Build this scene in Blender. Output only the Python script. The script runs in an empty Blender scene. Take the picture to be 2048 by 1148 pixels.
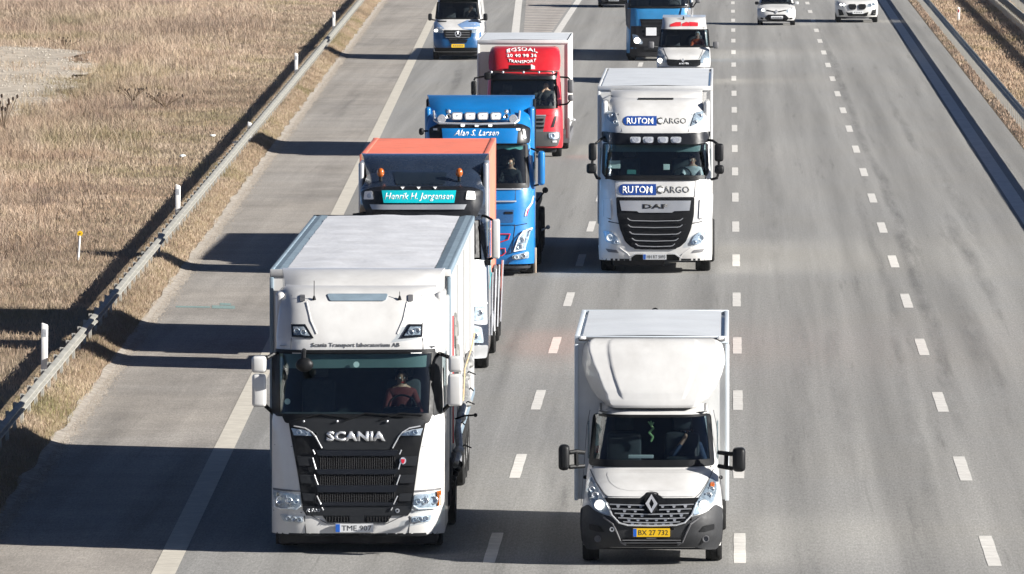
import bpy, bmesh, math, random
import numpy as np
from mathutils import Vector, Matrix
random.seed(7); rng = np.random.default_rng(7)
S = bpy.context.scene
COL = S.collection
# ------------------------------------------------------------------ camera, sky, sun, exposure
CAMH = 11.3; FOC = 17480.0                     # metres above the road, focal length in photo pixels (2048 wide)
TH = math.radians(3.3788); PS = math.radians(1.4257)
cd = bpy.data.cameras.new('camera'); cam = bpy.data.objects.new('camera', cd); COL.objects.link(cam)
cam.location = (0, 0, CAMH); cam.rotation_euler = (math.pi/2-TH, 0, PS)
cd.sensor_width = 36; cd.lens = FOC/2048*36; cd.clip_start = 1; cd.clip_end = 6000
S.camera = cam
SUN_EL = 23.0; SUN_OFF = 17.0                  # sun to the right of the road, a little behind the camera
saz = math.radians(-SUN_OFF)                   # direction to the sun in plan, measured from +X
sdir = Vector((math.cos(saz)*math.cos(math.radians(SUN_EL)), math.sin(saz)*math.cos(math.radians(SUN_EL)), math.sin(math.radians(SUN_EL))))
W = bpy.data.worlds.new('World'); S.world = W; W.use_nodes = True
wn = W.node_tree; bg = wn.nodes['Background']; sky = wn.nodes.new('ShaderNodeTexSky')
sky.sky_type = 'NISHITA'; sky.sun_disc = False; sky.sun_elevation = math.radians(SUN_EL)
sky.sun_rotation = math.atan2(sdir.x, sdir.y)
sky.air_density = 0.28; sky.dust_density = 0.2; sky.ozone_density = 2.0
wn.links.new(sky.outputs[0], bg.inputs[0]); bg.inputs[1].default_value = 0.05
sl = bpy.data.lights.new('sun', 'SUN'); sl.energy = 5.0; sl.angle = math.radians(0.5); sl.color = (1.0, 0.96, 0.90)
so = bpy.data.objects.new('sun', sl); COL.objects.link(so)
so.rotation_euler = (-sdir).to_track_quat('-Z', 'Y').to_euler(); so.location = (80, -20, 60)
S.view_settings.view_transform = 'Standard'; S.view_settings.look = 'None'
S.view_settings.exposure = 1.25; S.view_settings.gamma = 1.0; S.view_settings.use_curve_mapping = False

# ------------------------------------------------------------------ measuring helpers (photo point + known plane -> metres)
FW = Vector((-math.sin(PS)*math.cos(TH), math.cos(PS)*math.cos(TH), -math.sin(TH)))
RT = Vector((math.cos(PS), math.sin(PS), 0)); UP = RT.cross(FW)
def ray(px, py): return FW + RT*((px-1024)/FOC) - UP*((py-574)/FOC)
def G(px, py, z=0.0):
    d = ray(px, py); t = (z-CAMH)/d.z; return (d.x*t, d.y*t)
def atY(px, py, Y):
    d = ray(px, py); t = Y/d.y; return d.x*t, CAMH+d.z*t

# ------------------------------------------------------------------ materials
MATS = {}
def nodes(name):
    m = bpy.data.materials.new(name); m.use_nodes = True; MATS[name] = m
    nt = m.node_tree; return m, nt, nt.nodes['Principled BSDF']
def N(nt, t, **k):
    n = nt.nodes.new(t)
    for a, b in k.items(): setattr(n, a, b)
    return n
def noise(nt, scale, detail=3, rough=.6, vec=None, mp=None):
    n = N(nt, 'ShaderNodeTexNoise'); n.inputs['Scale'].default_value = scale
    n.inputs['Detail'].default_value = detail; n.inputs['Roughness'].default_value = rough
    if vec is None:
        vec = N(nt, 'ShaderNodeTexCoord').outputs['Object']
    if mp:
        q = N(nt, 'ShaderNodeMapping'); q.inputs['Scale'].default_value = mp; nt.links.new(vec, q.inputs[0]); vec = q.outputs[0]
    nt.links.new(vec, n.inputs['Vector']); return n.outputs[0]
def ramp(nt, fac, stops):
    r = N(nt, 'ShaderNodeValToRGB'); e = r.color_ramp.elements
    while len(e) < len(stops): e.new(.5)
    for i, (p, c) in enumerate(stops):
        e[i].position = p; e[i].color = (c[0], c[1], c[2], 1) if hasattr(c, '__len__') else (c, c, c, 1)
    nt.links.new(fac, r.inputs[0]); return r.outputs[0]
def mix(nt, fac, a, b, mode='MIX'):
    n = N(nt, 'ShaderNodeMix', data_type='RGBA', blend_type=mode)
    for s, v in ((0, fac), (6, a), (7, b)):
        if hasattr(v, 'is_linked') or hasattr(v, 'links'): nt.links.new(v, n.inputs[s])
        elif s == 0: n.inputs[0].default_value = v
        else: n.inputs[s].default_value = (*v, 1)
    return n.outputs[2]
def bump(nt, h, strength, dist, b):
    n = N(nt, 'ShaderNodeBump'); n.inputs['Strength'].default_value = strength; n.inputs['Distance'].default_value = dist
    nt.links.new(h, n.inputs['Height']); nt.links.new(n.outputs[0], b.inputs['Normal'])
def plain(name, col, rough=.5, metal=0., coat=0., var=.12, scale=3., dirt=None, bmp=0.):
    m, nt, b = nodes(name)
    f = noise(nt, scale, 5)
    lo = tuple(c*(1-var) for c in col); hi = tuple(min(1, c*(1+var)) for c in col)
    c = ramp(nt, f, [(.3, lo), (.7, hi)])
    if dirt:
        g = ramp(nt, noise(nt, 1.4, 8, .7, mp=(1, 1, .35)), [(.45, 0), (.75, 1)])
        q = N(nt, 'ShaderNodeMath', operation='MULTIPLY'); nt.links.new(g, q.inputs[0]); q.inputs[1].default_value = dirt
        c = mix(nt, q.outputs[0], c, (.16, .13, .10))
    nt.links.new(c, b.inputs['Base Color'])
    rr = ramp(nt, noise(nt, scale*2.3, 4), [(.3, max(0, rough-.07)), (.7, min(1, rough+.07))]); nt.links.new(rr, b.inputs['Roughness'])
    b.inputs['Metallic'].default_value = metal; b.inputs['Coat Weight'].default_value = coat; b.inputs['Coat Roughness'].default_value = .06
    if bmp: bump(nt, noise(nt, scale*6, 4), bmp, .01, b)
    return m
def glass(name, tint, rough=.02, ior=1.5, ref=1.0):
    m, nt, b = nodes(name); nt.nodes.remove(b); out = nt.nodes['Material Output']
    t = N(nt, 'ShaderNodeBsdfTransparent'); t.inputs[0].default_value = (*tint, 1)
    g = N(nt, 'ShaderNodeBsdfGlossy'); g.inputs['Roughness'].default_value = rough
    g.inputs['Color'].default_value = (ref, ref, ref, 1)
    lw = N(nt, 'ShaderNodeLayerWeight'); lw.inputs[0].default_value = .5
    pw = N(nt, 'ShaderNodeMath', operation='POWER'); nt.links.new(lw.outputs[1], pw.inputs[0]); pw.inputs[1].default_value = 4.5
    fr = N(nt, 'ShaderNodeMath', operation='MULTIPLY_ADD'); nt.links.new(pw.outputs[0], fr.inputs[0]); fr.inputs[1].default_value = .95; fr.inputs[2].default_value = .045
    bm_ = N(nt, 'ShaderNodeBump'); bm_.inputs['Strength'].default_value = .03; bm_.inputs['Distance'].default_value = .02
    nt.links.new(noise(nt, 1.5, 2), bm_.inputs['Height']); nt.links.new(bm_.outputs[0], g.inputs['Normal'])
    x = N(nt, 'ShaderNodeMixShader'); nt.links.new(fr.outputs[0], x.inputs[0]); nt.links.new(t.outputs[0], x.inputs[1]); nt.links.new(g.outputs[0], x.inputs[2])
    nt.links.new(x.outputs[0], out.inputs[0]); return m
def emit(name, col, s):
    m, nt, b = nodes(name); b.inputs['Base Color'].default_value = (*col, 1)
    b.inputs['Emission Color'].default_value = (*col, 1); b.inputs['Emission Strength'].default_value = s; return m

MESHB = plain('grille_mesh_black', (.004, .004, .005), .95, var=.2)
WHITE = plain('white_paint', (.565, .56, .545), .38, coat=.5, var=.06, dirt=.22)
COOLW = plain('white_box_paint', (.57, .58, .58), .45, coat=.2, var=.06, dirt=.22)
ROOFW = plain('box_roof_sheet', (.55, .575, .60), .6, var=.06, scale=1.2, dirt=.12)
TARP = plain('roof_tarpaulin', (.52, .53, .555), .7, var=.10, scale=1.6, dirt=.2, bmp=.7)
STRIP = plain('roof_edge_strip', (.17, .225, .27), .55, var=.15, scale=4)
CURT = plain('side_curtain_vinyl', (.38, .38, .375), .5, var=.08, dirt=.3)
BLACK = plain('black_plastic', (.006, .0065, .0075), .5, var=.3, scale=5)
SATIN = plain('black_satin_trim', (.009, .010, .013), .35, coat=.15, var=.2, scale=4)
CHAR = plain('charcoal_panel', (.015, .0165, .019), .5, var=.12, scale=3)
GREYP = plain('grey_plastic', (.11, .11, .115), .55, var=.15, scale=4)
DARKIN = plain('cab_interior_cloth', (.022, .028, .032), .8, var=.25, scale=4)
SEATM = plain('seat_fabric', (.05, .055, .06), .9, var=.2, scale=12)
RUB = plain('tyre_rubber', (.018, .018, .018), .85, var=.25, scale=12, bmp=.4)
RIM = plain('rim_steel', (.38, .38, .38), .4, metal=.7, var=.2, scale=6)
CHROME = plain('chrome', (.66, .67, .69), .25, metal=.6, var=.08)
ALU = plain('brushed_aluminium', (.42, .43, .45), .38, metal=.6, var=.1, scale=8)
SILVER = plain('silver_paint', (.42, .43, .44), .35, metal=.5, coat=.4, var=.08)
CHASS = plain('chassis_steel', (.02, .02, .022), .6, var=.4, scale=6)
BLUE = plain('blue_paint', (.004, .15, .42), .35, coat=.7, var=.08, dirt=.04)
NAVY = plain('dark_navy_paint', (.016, .024, .040), .25, coat=1., var=.15)
MBLUE = plain('pale_blue_paint', (.030, .20, .42), .35, coat=.5, var=.08, dirt=.05)
VBLUE = plain('van_blue_film', (.006, .070, .19), .35, coat=.5, var=.15)
VLIGHT = plain('van_pale_blue_film', (.16, .26, .44), .4, coat=.4, var=.08)
for m_ in (BLACK, SATIN, CHAR, CHASS, RUB): m_.node_tree.nodes['Principled BSDF'].inputs['Specular IOR Level'].default_value = .22
RED = plain('red_paint', (.48, .014, .022), .35, coat=.6, var=.07, dirt=.03)
REDF = plain('red_film', (.60, .02, .03), .5, var=.1)
ORANGE = plain('container_orange', (.66, .17, .11), .6, var=.12, scale=2, dirt=.22)
CYAN = plain('cyan_sign', (.0, .46, .52), .4, var=.04)
CYANF = plain('cyan_film', (.02, .50, .55), .4, var=.04)
SIGNB = plain('royal_blue_film', (.012, .055, .25), .4, var=.06)
WTEXT = plain('white_lettering', (.85, .85, .84), .45, var=.03)
GTEXT = plain('grey_lettering', (.17, .17, .16), .45, var=.05)
GDARK = plain('dark_grey_lettering', (.09, .09, .09), .5, var=.05)
DTEXT = plain('dark_lettering', (.02, .02, .02), .45, var=.05)
PLATEW = plain('plate_white', (.70, .71, .72), .4, var=.03)
PLATEY = plain('plate_yellow', (.78, .48, .01), .4, var=.03)
PLATEB = plain('plate_blue', (.01, .11, .5), .4, var=.03)
REFL = plain('lamp_reflector', (.50, .52, .54), .35, metal=.35, var=.35, scale=14)
AMBER = plain('amber_lens', (.38, .09, .01), .2, coat=.8, var=.1)
REDL = plain('red_lens', (.5, .01, .02), .2, coat=.8, var=.1)
SKIN = plain('skin', (.50, .28, .19), .55, var=.08, scale=8)
HAIR = plain('hair', (.03, .02, .014), .8, var=.3, scale=20)
CLOTH = {k: plain('clothing_'+k, c, .85, var=.2, scale=9) for k, c in
         dict(navy=(.03, .05, .10), grey=(.12, .13, .14), orange=(.75, .12, .03), red=(.10, .012, .010), black=(.02, .02, .022), white=(.65, .65, .66)).items()}
PAPER = plain('paper', (.75, .78, .76), .7, var=.04)
GALV = plain('galvanised_steel', (.30, .295, .265), .65, metal=.25, var=.16, scale=1.5, dirt=.35)
GALVP = plain('galvanised_post', (.42, .41, .37), .6, metal=.15, var=.15, scale=4)
POSTW = plain('white_post_plastic', (.78, .77, .74), .5, var=.05, dirt=.08)
YEL = plain('yellow_plastic', (.80, .50, .01), .5, var=.05)
TEAL = plain('teal_fabric', (.10, .30, .28), .8, var=.2)
GLASS = glass('windscreen_glass', (.74, .82, .82))
GLASSD = glass('dark_window_glass', (.62, .68, .70))
LENS = glass('clear_lens', (.86, .90, .93))
LIT = emit('lit_bulb', (1.0, .93, .80), 2.6)

def road_mat(name, base, warm, stripe=(.5, .03, 1), amt=.10, cross=False):
    m, nt, b = nodes(name)
    c = ramp(nt, noise(nt, 60, 3, .8), [(.25, tuple(x*.72 for x in base)), (.75, tuple(x*1.28 for x in base))])
    c = mix(nt, .55, c, ramp(nt, noise(nt, 9, 4, .8, mp=(1, .35, 1)), [(.25, tuple(x*.75 for x in base)), (.75, tuple(x*1.25 for x in base))]))
    c = mix(nt, ramp(nt, noise(nt, .12, 3), [(.35, 0), (.75, .45)]), c, warm)
    s = ramp(nt, noise(nt, 1.0, 5, .65, mp=(1.5, .018, 1)), [(.36, 1-amt*1.3), (.64, 1.03)])
    c = mix(nt, 1., c, s, 'MULTIPLY')
    s2 = ramp(nt, noise(nt, 1.0, 4, .6, mp=(1.1, .012, 1)), [(.35, 1-amt), (.65, 1+amt*.4)])
    c = mix(nt, 1., c, s2, 'MULTIPLY')
    # tyre scuffs: thin dark drifting streaks
    k = ramp(nt, noise(nt, 1.0, 7, .75, mp=(2.6, .05, 1)), [(.58, 1), (.72, 1-amt*2.6)])
    c = mix(nt, 1., c, ramp(nt, noise(nt, 34, 2, .8, mp=(1, .10, 1)), [(.25, .72), (.75, 1.28)]), 'MULTIPLY')
    c = mix(nt, 1., c, k, 'MULTIPLY')
    if not cross:      # wheel tracks: two per lane
        sx = N(nt, 'ShaderNodeSeparateXYZ'); nt.links.new(N(nt, 'ShaderNodeTexCoord').outputs['Object'], sx.inputs[0])
        m1 = N(nt, 'ShaderNodeMath', operation='MULTIPLY_ADD'); nt.links.new(sx.outputs[0], m1.inputs[0]); m1.inputs[1].default_value = 2*math.pi/1.82; m1.inputs[2].default_value = -2*math.pi*1.06/1.82
        m2 = N(nt, 'ShaderNodeMath', operation='COSINE'); nt.links.new(m1.outputs[0], m2.inputs[0])
        m3 = N(nt, 'ShaderNodeMath', operation='MULTIPLY'); nt.links.new(m2.outputs[0], m3.inputs[0]); nt.links.new(noise(nt, 1.0, 5, .7, mp=(.5, .02, 1)), m3.inputs[1])
        c = mix(nt, 1., c, ramp(nt, m3.outputs[0], [(.0, 1.03), (.6, .86)]), 'MULTIPLY')
    if cross:
        k = ramp(nt, noise(nt, 1.0, 5, .7, mp=(.22, .6, 1)), [(.30, .84), (.70, 1.06)])
        c = mix(nt, 1., c, k, 'MULTIPLY')
        k = ramp(nt, noise(nt, .5, 5, .7, mp=(.5, .16, 1)), [(.30, .72), (.52, 1.03)])
        c = mix(nt, 1., c, k, 'MULTIPLY')
    nt.links.new(c, b.inputs['Base Color']); b.inputs['Roughness'].default_value = .88
    b.inputs['Specular IOR Level'].default_value = .25
    bump(nt, noise(nt, 45, 3, .7), .35, .012, b); return m
ASPH = road_mat('lane_asphalt', (.272, .268, .256), (.285, .270, .240), amt=.13)
SHLD = road_mat('shoulder_asphalt', (.318, .296, .268), (.330, .290, .240), amt=.10, cross=True)
LINE = plain('road_marking_paint', (.60, .58, .54), .75, var=.14, scale=5, dirt=.28)
LINEY = plain('worn_edge_line_paint', (.50, .465, .395), .8, var=.12, scale=4, dirt=.25)
def soil_mat():
    m, nt, b = nodes('meadow_soil')
    c = ramp(nt, noise(nt, .35, 8, .7), [(.3, (.11, .078, .048)), (.52, (.19, .140, .088)), (.7, (.14, .125, .06))])
    c = mix(nt, .5, c, ramp(nt, noise(nt, 7, 6, .8), [(.3, (.06, .042, .022)), (.7, (.26, .18, .10))]))
    nt.links.new(c, b.inputs['Base Color']); b.inputs['Roughness'].default_value = .95
    bump(nt, noise(nt, 12, 5, .7), .8, .05, b); return m
SOIL = soil_mat()
GRAV = plain('gravel', (.30, .268, .228), .95, var=.35, scale=6, bmp=.8, dirt=.6)
def blade_mat():
    m, nt, b = nodes('dry_grass_blades')
    a = N(nt, 'ShaderNodeAttribute'); a.attribute_name = 'Col'
    c = mix(nt, .62, a.outputs[0], ramp(nt, noise(nt, .16, 6, .7, mp=(1, .4, 1)), [(.38, (.19, .14, .115)), (.45, (.35, .255, .19)), (.51, (.46, .36, .28)), (.57, (.31, .25, .16)), (.64, (.18, .17, .085))]))
    c = mix(nt, 1., c, ramp(nt, noise(nt, .07, 4, .65, mp=(1, .35, 1)), [(.38, .90), (.60, 1.20)]), 'MULTIPLY')
    nt.links.new(c, b.inputs['Base Color']); b.inputs['Roughness'].default_value = .8
    b.inputs['Specular IOR Level'].default_value = .2
    return m
BLADE = blade_mat()

# ------------------------------------------------------------------ object helpers
def link(name, me, mat=None, parent=None, smooth=False, **pr):
    o = bpy.data.objects.new(name, me); COL.objects.link(o)
    if mat and not me.materials: me.materials.append(mat)
    if parent is not None: o.parent = parent
    if smooth and len(me.polygons):
        me.polygons.foreach_set('use_smooth', [True]*len(me.polygons))
        me.set_sharp_from_angle(angle=math.radians(38))
    for k, v in pr.items(): o[k] = v
    return o
def meshdata(name, vs, fs):
    me = bpy.data.meshes.new(name); me.from_pydata([tuple(v) for v in vs], [], fs); me.update(); return me
def empty(name, loc, label, cat, group=None, rz=0):
    o = bpy.data.objects.new(name, None); COL.objects.link(o); o.location = loc; o.rotation_euler.z = rz
    o.empty_display_size = .2; o['label'] = label; o['category'] = cat
    if group: o['group'] = group
    return o
class B:
    def __init__(s): s.bm = bmesh.new()
    def box(s, x0, x1, y0, y1, z0, z1, r=0, seg=2):
        g = bmesh.ops.create_cube(s.bm, size=1)
        bmesh.ops.scale(s.bm, vec=(abs(x1-x0), abs(y1-y0), abs(z1-z0)), verts=g['verts'])
        bmesh.ops.translate(s.bm, vec=((x0+x1)/2, (y0+y1)/2, (z0+z1)/2), verts=g['verts'])
        if r: 
            es = list({e for v in g['verts'] for e in v.link_edges})
            bmesh.ops.bevel(s.bm, geom=es, offset=r, segments=seg, affect='EDGES', profile=.5)
        return s
    def cyl(s, p0, p1, r0, r1=None, n=16):
        p0, p1 = Vector(p0), Vector(p1); r1 = r0 if r1 is None else r1; d = p1-p0
        g = bmesh.ops.create_cone(s.bm, cap_ends=True, segments=n, radius1=r0, radius2=r1, depth=d.length)
        mt = Matrix.Translation((p0+p1)/2) @ d.to_track_quat('Z', 'Y').to_matrix().to_4x4()
        bmesh.ops.transform(s.bm, matrix=mt, verts=g['verts']); return s
    def tube(s, pts, r, n=8):
        for a, b in zip(pts, pts[1:]): s.cyl(a, b, r, n=n)
        for p in pts[1:-1]: s.sph(p, r, n=n)
        return s
    def sph(s, c, r, sc=(1, 1, 1), n=12):
        g = bmesh.ops.create_uvsphere(s.bm, u_segments=n, v_segments=max(5, n//2+1), radius=r)
        bmesh.ops.scale(s.bm, vec=sc, verts=g['verts']); bmesh.ops.translate(s.bm, vec=c, verts=g['verts']); return s
    def lathe(s, prof, c, ax='x', n=28):
        vs = []
        for (a, r) in prof:
            ring = []
            for i in range(n):
                t = 2*math.pi*i/n
                v = (a, r*math.cos(t), r*math.sin(t)) if ax == 'x' else (r*math.cos(t), a, r*math.sin(t)) if ax == 'y' else (r*math.cos(t), r*math.sin(t), a)
                ring.append(s.bm.verts.new(Vector(v)+Vector(c)))
            vs.append(ring)
        for p, q in zip(vs, vs[1:]):
            for i in range(n): s.bm.faces.new((p[i], p[(i+1) % n], q[(i+1) % n], q[i]))
        return s
    def quad(s, pts): s.bm.faces.new([s.bm.verts.new(p) for p in pts]); return s
    def build(s, name, mat, parent=None, smooth=True, **pr):
        bmesh.ops.recalc_face_normals(s.bm, faces=s.bm.faces)
        me = bpy.data.meshes.new(name); s.bm.to_mesh(me); s.bm.free()
        return link(name, me, mat, parent, smooth, **pr)
def fillet(pts, r, n=4):
    out = []; L = len(pts)
    for i in range(L):
        p = Vector(pts[i]); a = Vector(pts[i-1])-p; b = Vector(pts[(i+1) % L])-p
        rr = min(r, a.length*.48, b.length*.48); p0 = p+a.normalized()*rr; p1 = p+b.normalized()*rr
        for k in range(n+1):
            t = k/n; q = p0*(1-t)**2+p*2*t*(1-t)+p1*t*t; out.append((q.x, q.y))
    return out
def rrect(x0, y0, x1, y1, r): return fillet([(x0, y0), (x1, y0), (x1, y1), (x0, y1)], r)
def circ(cx, cy, rx, ry=None, n=18):
    ry = rx if ry is None else ry
    return [(cx+rx*math.cos(2*math.pi*i/n), cy+ry*math.sin(2*math.pi*i/n)) for i in range(n)]

class Veh:
    """A vehicle seen from the front. prof: (height, how far the front surface lies behind the bumper, half width)."""
    def __init__(s, name, label, cat, pxc, pyg, prof, d=.3, n=6, step=.09):
        s.X, s.Y = G(pxc, pyg); s.s = pxc
        s.root = empty(name, (s.X, s.Y, 0), label, cat); s.prof = prof; s.d = d; s.n = n; s.step = step; s.pxc = pxc
    def f(s, z):
        p = s.prof
        if z <= p[0][0]: return p[0][1], p[0][2]
        for a, b in zip(p, p[1:]):
            if z <= b[0]:
                t = (z-a[0])/(b[0]-a[0]); return a[1]+(b[1]-a[1])*t, a[2]+(b[2]-a[2])*t
        return p[-1][1], p[-1][2]
    def yf(s, x, z):
        y, w = s.f(z); return y+s.d*min(1., abs(x)/w)**s.n
    def P(s, px, py):
        y = .2
        for _ in range(14):
            X, Z = atY(px, py, s.Y+y); y = .5*y+.5*s.yf(X-s.X, Z)
        return (X-s.X, Z)
    def Q(s, px, py, dy):
        X, Z = atY(px, py, s.Y+dy); return Vector((X-s.X, dy, Z))
    def surf(s, px, py, off=.02):
        x, z = s.P(px, py); return Vector((x, s.yf(x, z)-off, z))
    def panel(s, name, pts, mat, off=.012, th=.02, parent=None, mir=None, hole=None, step=None, local=False, dy=None, **pr):
        parent = parent or s.root; step = step or s.step
        if dy is not None:
            q = [s.Q(a, b, dy) for a, b in pts]; q = [(v.x, v.z) for v in q]
        else: q = pts if local else [s.P(a, b) for a, b in pts]
        if mir is not None:      # keep exact symmetry about the vehicle's own centre line: photo column of the centre = mir
            pass
        res = []
        for sg in ((1,) if mir is None else (1, -1)):
            if sg == -1:
                if dy is not None:
                    q2 = [s.Q(2*mir-a, b, dy) for a, b in pts]; q2 = [(v.x, v.z) for v in q2]
                else: q2 = [s.P(2*mir-a, b) for a, b in pts] if not local else [(-a, b) for a, b in q]
            else: q2 = q
            bm = bmesh.new(); vs = [bm.verts.new((x, 0, z)) for x, z in q2]
            f = bm.faces.new(vs); bmesh.ops.triangulate(bm, faces=[f])
            xs = [p[0] for p in q2]; zs = [p[1] for p in q2]
            if dy is None:
                for lo, hi, ax in ((min(xs), max(xs), 0), (min(zs), max(zs), 2)):
                    k = math.floor(lo/step)+1
                    while k*step < hi-1e-4:
                        co = [0, 0, 0]; no = [0, 0, 0]; co[ax] = k*step; no[ax] = 1
                        bmesh.ops.bisect_plane(bm, geom=bm.verts[:]+bm.edges[:]+bm.faces[:], dist=1e-5, plane_co=co, plane_no=no); k += 1
            if hole:
                h = [s.P(a, b) for a, b in hole] if not local else list(hole)
                L = len(h); cx = sum(p[0] for p in h)/L; cz = sum(p[1] for p in h)/L
                for i in range(L):
                    a, b = h[i], h[(i+1) % L]; no = (-(b[1]-a[1]), 0, b[0]-a[0])
                    bmesh.ops.bisect_plane(bm, geom=bm.verts[:]+bm.edges[:]+bm.faces[:], dist=1e-5, plane_co=(a[0], 0, a[1]), plane_no=no)
                def ins(c):
                    sg0 = 0
                    for i in range(L):
                        a, b = h[i], h[(i+1) % L]; cr = (b[0]-a[0])*(c.z-a[1])-(b[1]-a[1])*(c.x-a[0])
                        if abs(cr) < 1e-9: continue
                        if sg0 == 0: sg0 = 1 if cr > 0 else -1
                        elif (cr > 0) != (sg0 > 0): return False
                    return True
                bmesh.ops.delete(bm, geom=[f for f in bm.faces if ins(f.calc_center_median())], context='FACES')
            bmesh.ops.remove_doubles(bm, verts=bm.verts, dist=1e-5)
            base = bm.verts[:]; fr = bm.faces[:]; be = [e for e in bm.edges if len(e.link_faces) == 1]
            back = {v: bm.verts.new((v.co.x, 0, v.co.z)) for v in base}
            for f in fr:
                if f.normal.y > 0: f.normal_flip()
            for f in fr: bm.faces.new([back[v] for v in reversed(f.verts)])
            for e in be:
                a, b = e.verts; bm.faces.new((a, b, back[b], back[a]))
            for v in base:
                y = (dy if dy is not None else s.yf(v.co.x, v.co.z))-off
                back[v].co.y = y+th; v.co.y = y
            bmesh.ops.recalc_face_normals(bm, faces=bm.faces)
            me = bpy.data.meshes.new(name); bm.to_mesh(me); bm.free()
            res.append(link(name, me, mat, parent, True, **pr))
        return res if mir is not None else res[0]
    def strip(s, name, pts, r, mat, off=.02, parent=None, mir=None, n=6, **pr):
        parent = parent or s.root; out = []
        for sg in ((1,) if mir is None else (1, -1)):
            P = [s.surf(a if sg == 1 else 2*mir-a, b, off) for a, b in pts]
            out.append(B().tube(P, r, n).build(name, mat, parent, **pr))
        return out
    def text(s, string, box, mat, parent=None, off=.03, th=.008, shear=0, bold=0, name='lettering', dy=None, arc=0):
        parent = parent or s.root
        cu = bpy.data.curves.new('t', 'FONT'); cu.body = string; cu.shear = shear; cu.offset = bold; cu.resolution_u = 2
        o = bpy.data.objects.new('t', cu); COL.objects.link(o)
        bpy.context.view_layer.update()
        me = bpy.data.meshes.new_from_object(o.evaluated_get(bpy.context.evaluated_depsgraph_get()))
        bpy.data.objects.remove(o); bm = bmesh.new(); bm.from_mesh(me)
        xs = [v.co.x for v in bm.verts]; ys = [v.co.y for v in bm.verts]
        x0, x1, y0, y1 = min(xs), max(xs), min(ys), max(ys)
        for v in bm.verts:
            u = (v.co.x-x0)/(x1-x0); t = (v.co.y-y0)/(y1-y0)
            px = box[0]+(box[2]-box[0])*u; py = box[3]+(box[1]-box[3])*t
            if arc: py += arc*(2*u-1)**2
            if callable(dy):
                y = .5
                for _ in range(10):
                    q = s.Q(px, py, y); y = .5*y+.5*dy(q.x, q.z)
                x, y, z = q.x, y-off, q.z
            elif dy is None: x, z = s.P(px, py); y = s.yf(x, z)-off
            else: q = s.Q(px, py, dy); x, y, z = q.x, dy-off, q.z
            v.co = (x, y, z)
        r = bmesh.ops.extrude_face_region(bm, geom=bm.faces[:])
        for g in r['geom']:
            if isinstance(g, bmesh.types.BMVert): g.co.y += th
        bmesh.ops.recalc_face_normals(bm, faces=bm.faces)
        bm.to_mesh(me); bm.free(); me.materials.clear()
        return link(name, me, mat, parent)
    def shell(s, name, zs, L, mat, ts=None, hole=None, parent=None, cap=True, side=None):
        parent = parent or s.root
        if side: zs = sorted(set(zs)|{side[2], side[3]})
        ts = ts or [0, .2, .35, .45, .55, .64, .72, .8, .86, .91, .95, .98, 1.0]
        if hole and hole[2] not in ts: ts = sorted(ts+[hole[2]])
        tt = [-t for t in reversed(ts) if t > 0]+ts
        vs = []; fs = []; nr = len(tt)+(6 if side else 2); nt = len(tt)
        for z in zs:
            y, w = s.f(z)
            for t in tt: vs.append((t*w, s.yf(t*w, z), z))
            if side:
                e = s.yf(w, z)+.02; a, b = max(side[0], e), max(side[1], e+.05)
                vs += [(w, a, z), (w, b, z), (w, L, z), (-w, L, z), (-w, b, z), (-w, a, z)]
            else: vs.append((w, L, z)); vs.append((-w, L, z))
        for i in range(len(zs)-1):
            for j in range(nr):
                if hole and j < len(tt)-1 and zs[i] >= hole[0]-1e-6 and zs[i+1] <= hole[1]+1e-6 and abs((tt[j]+tt[j+1])/2) < hole[2]: continue
                if side and j in (nt, nt+4) and zs[i] >= side[2]-1e-6 and zs[i+1] <= side[3]+1e-6: continue
                k = (j+1) % nr; fs.append((i*nr+j, i*nr+k, (i+1)*nr+k, (i+1)*nr+j))
        if cap:
            fs.append(tuple(range((len(zs)-1)*nr, len(zs)*nr))); fs.append(tuple(reversed(range(nr))))
        o = link(name, meshdata(name, vs, fs), mat, parent, True); return o
    def wheel(s, x, y, r=.5, w=.3, rim=True):
        o = B().lathe([(-w/2, r*.62), (-w/2, r*.93), (-w/2+.03, r*.99), (-w*.2, r), (-w*.17, r*.975), (-w*.13, r), (w*.13, r), (w*.17, r*.975), (w*.2, r), (w/2-.03, r*.99), (w/2, r*.93), (w/2, r*.62)], (x, y, r), 'x', 32).build('wheel', RUB, s.root)
        if rim: B().lathe([(-w/2+.03, .001), (-w/2+.02, r*.25), (-w*.2, r*.4), (-w/2+.01, r*.63), (w/2-.01, r*.63), (w*.2, r*.4), (w/2-.02, r*.25), (w/2-.03, .001)], (x, y, r), 'x', 20).build('rim', RIM, o)
        return o
    def inside(s, z0, zd, z1, w, yd, yb, seats=(-.55, .55), wheel_x=.5, dash=None):
        """dark lining, dashboard, seats and steering wheel behind the windscreen"""
        b = B(); w2 = w; yt = max(yd+.15, s.f(z1)[0]+.10)
        b.quad([(-w2, yb, z0), (w2, yb, z0), (w2, yb, z1), (-w2, yb, z1)])
        b.quad([(-w2, yd, z0), (-w2, yb, z0), (-w2, yb, zd), (-w2, yd, zd)]); b.quad([(w2, yd, z0), (w2, yb, z0), (w2, yb, zd), (w2, yd, zd)]); b.quad([(-w2, yb-.35, zd), (-w2, yb, zd), (-w2, yb, z1), (-w2, yb-.35, z1)]); b.quad([(w2, yb-.35, zd), (w2, yb, zd), (w2, yb, z1), (w2, yb-.35, z1)])
        b.quad([(-w2, yt, z1), (w2, yt, z1), (w2, yb, z1), (-w2, yb, z1)]); b.quad([(-w2, yd, z0), (w2, yd, z0), (w2, yb, z0), (-w2, yb, z0)])
        b.build('cab_lining', DARKIN, s.root, False)
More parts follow.
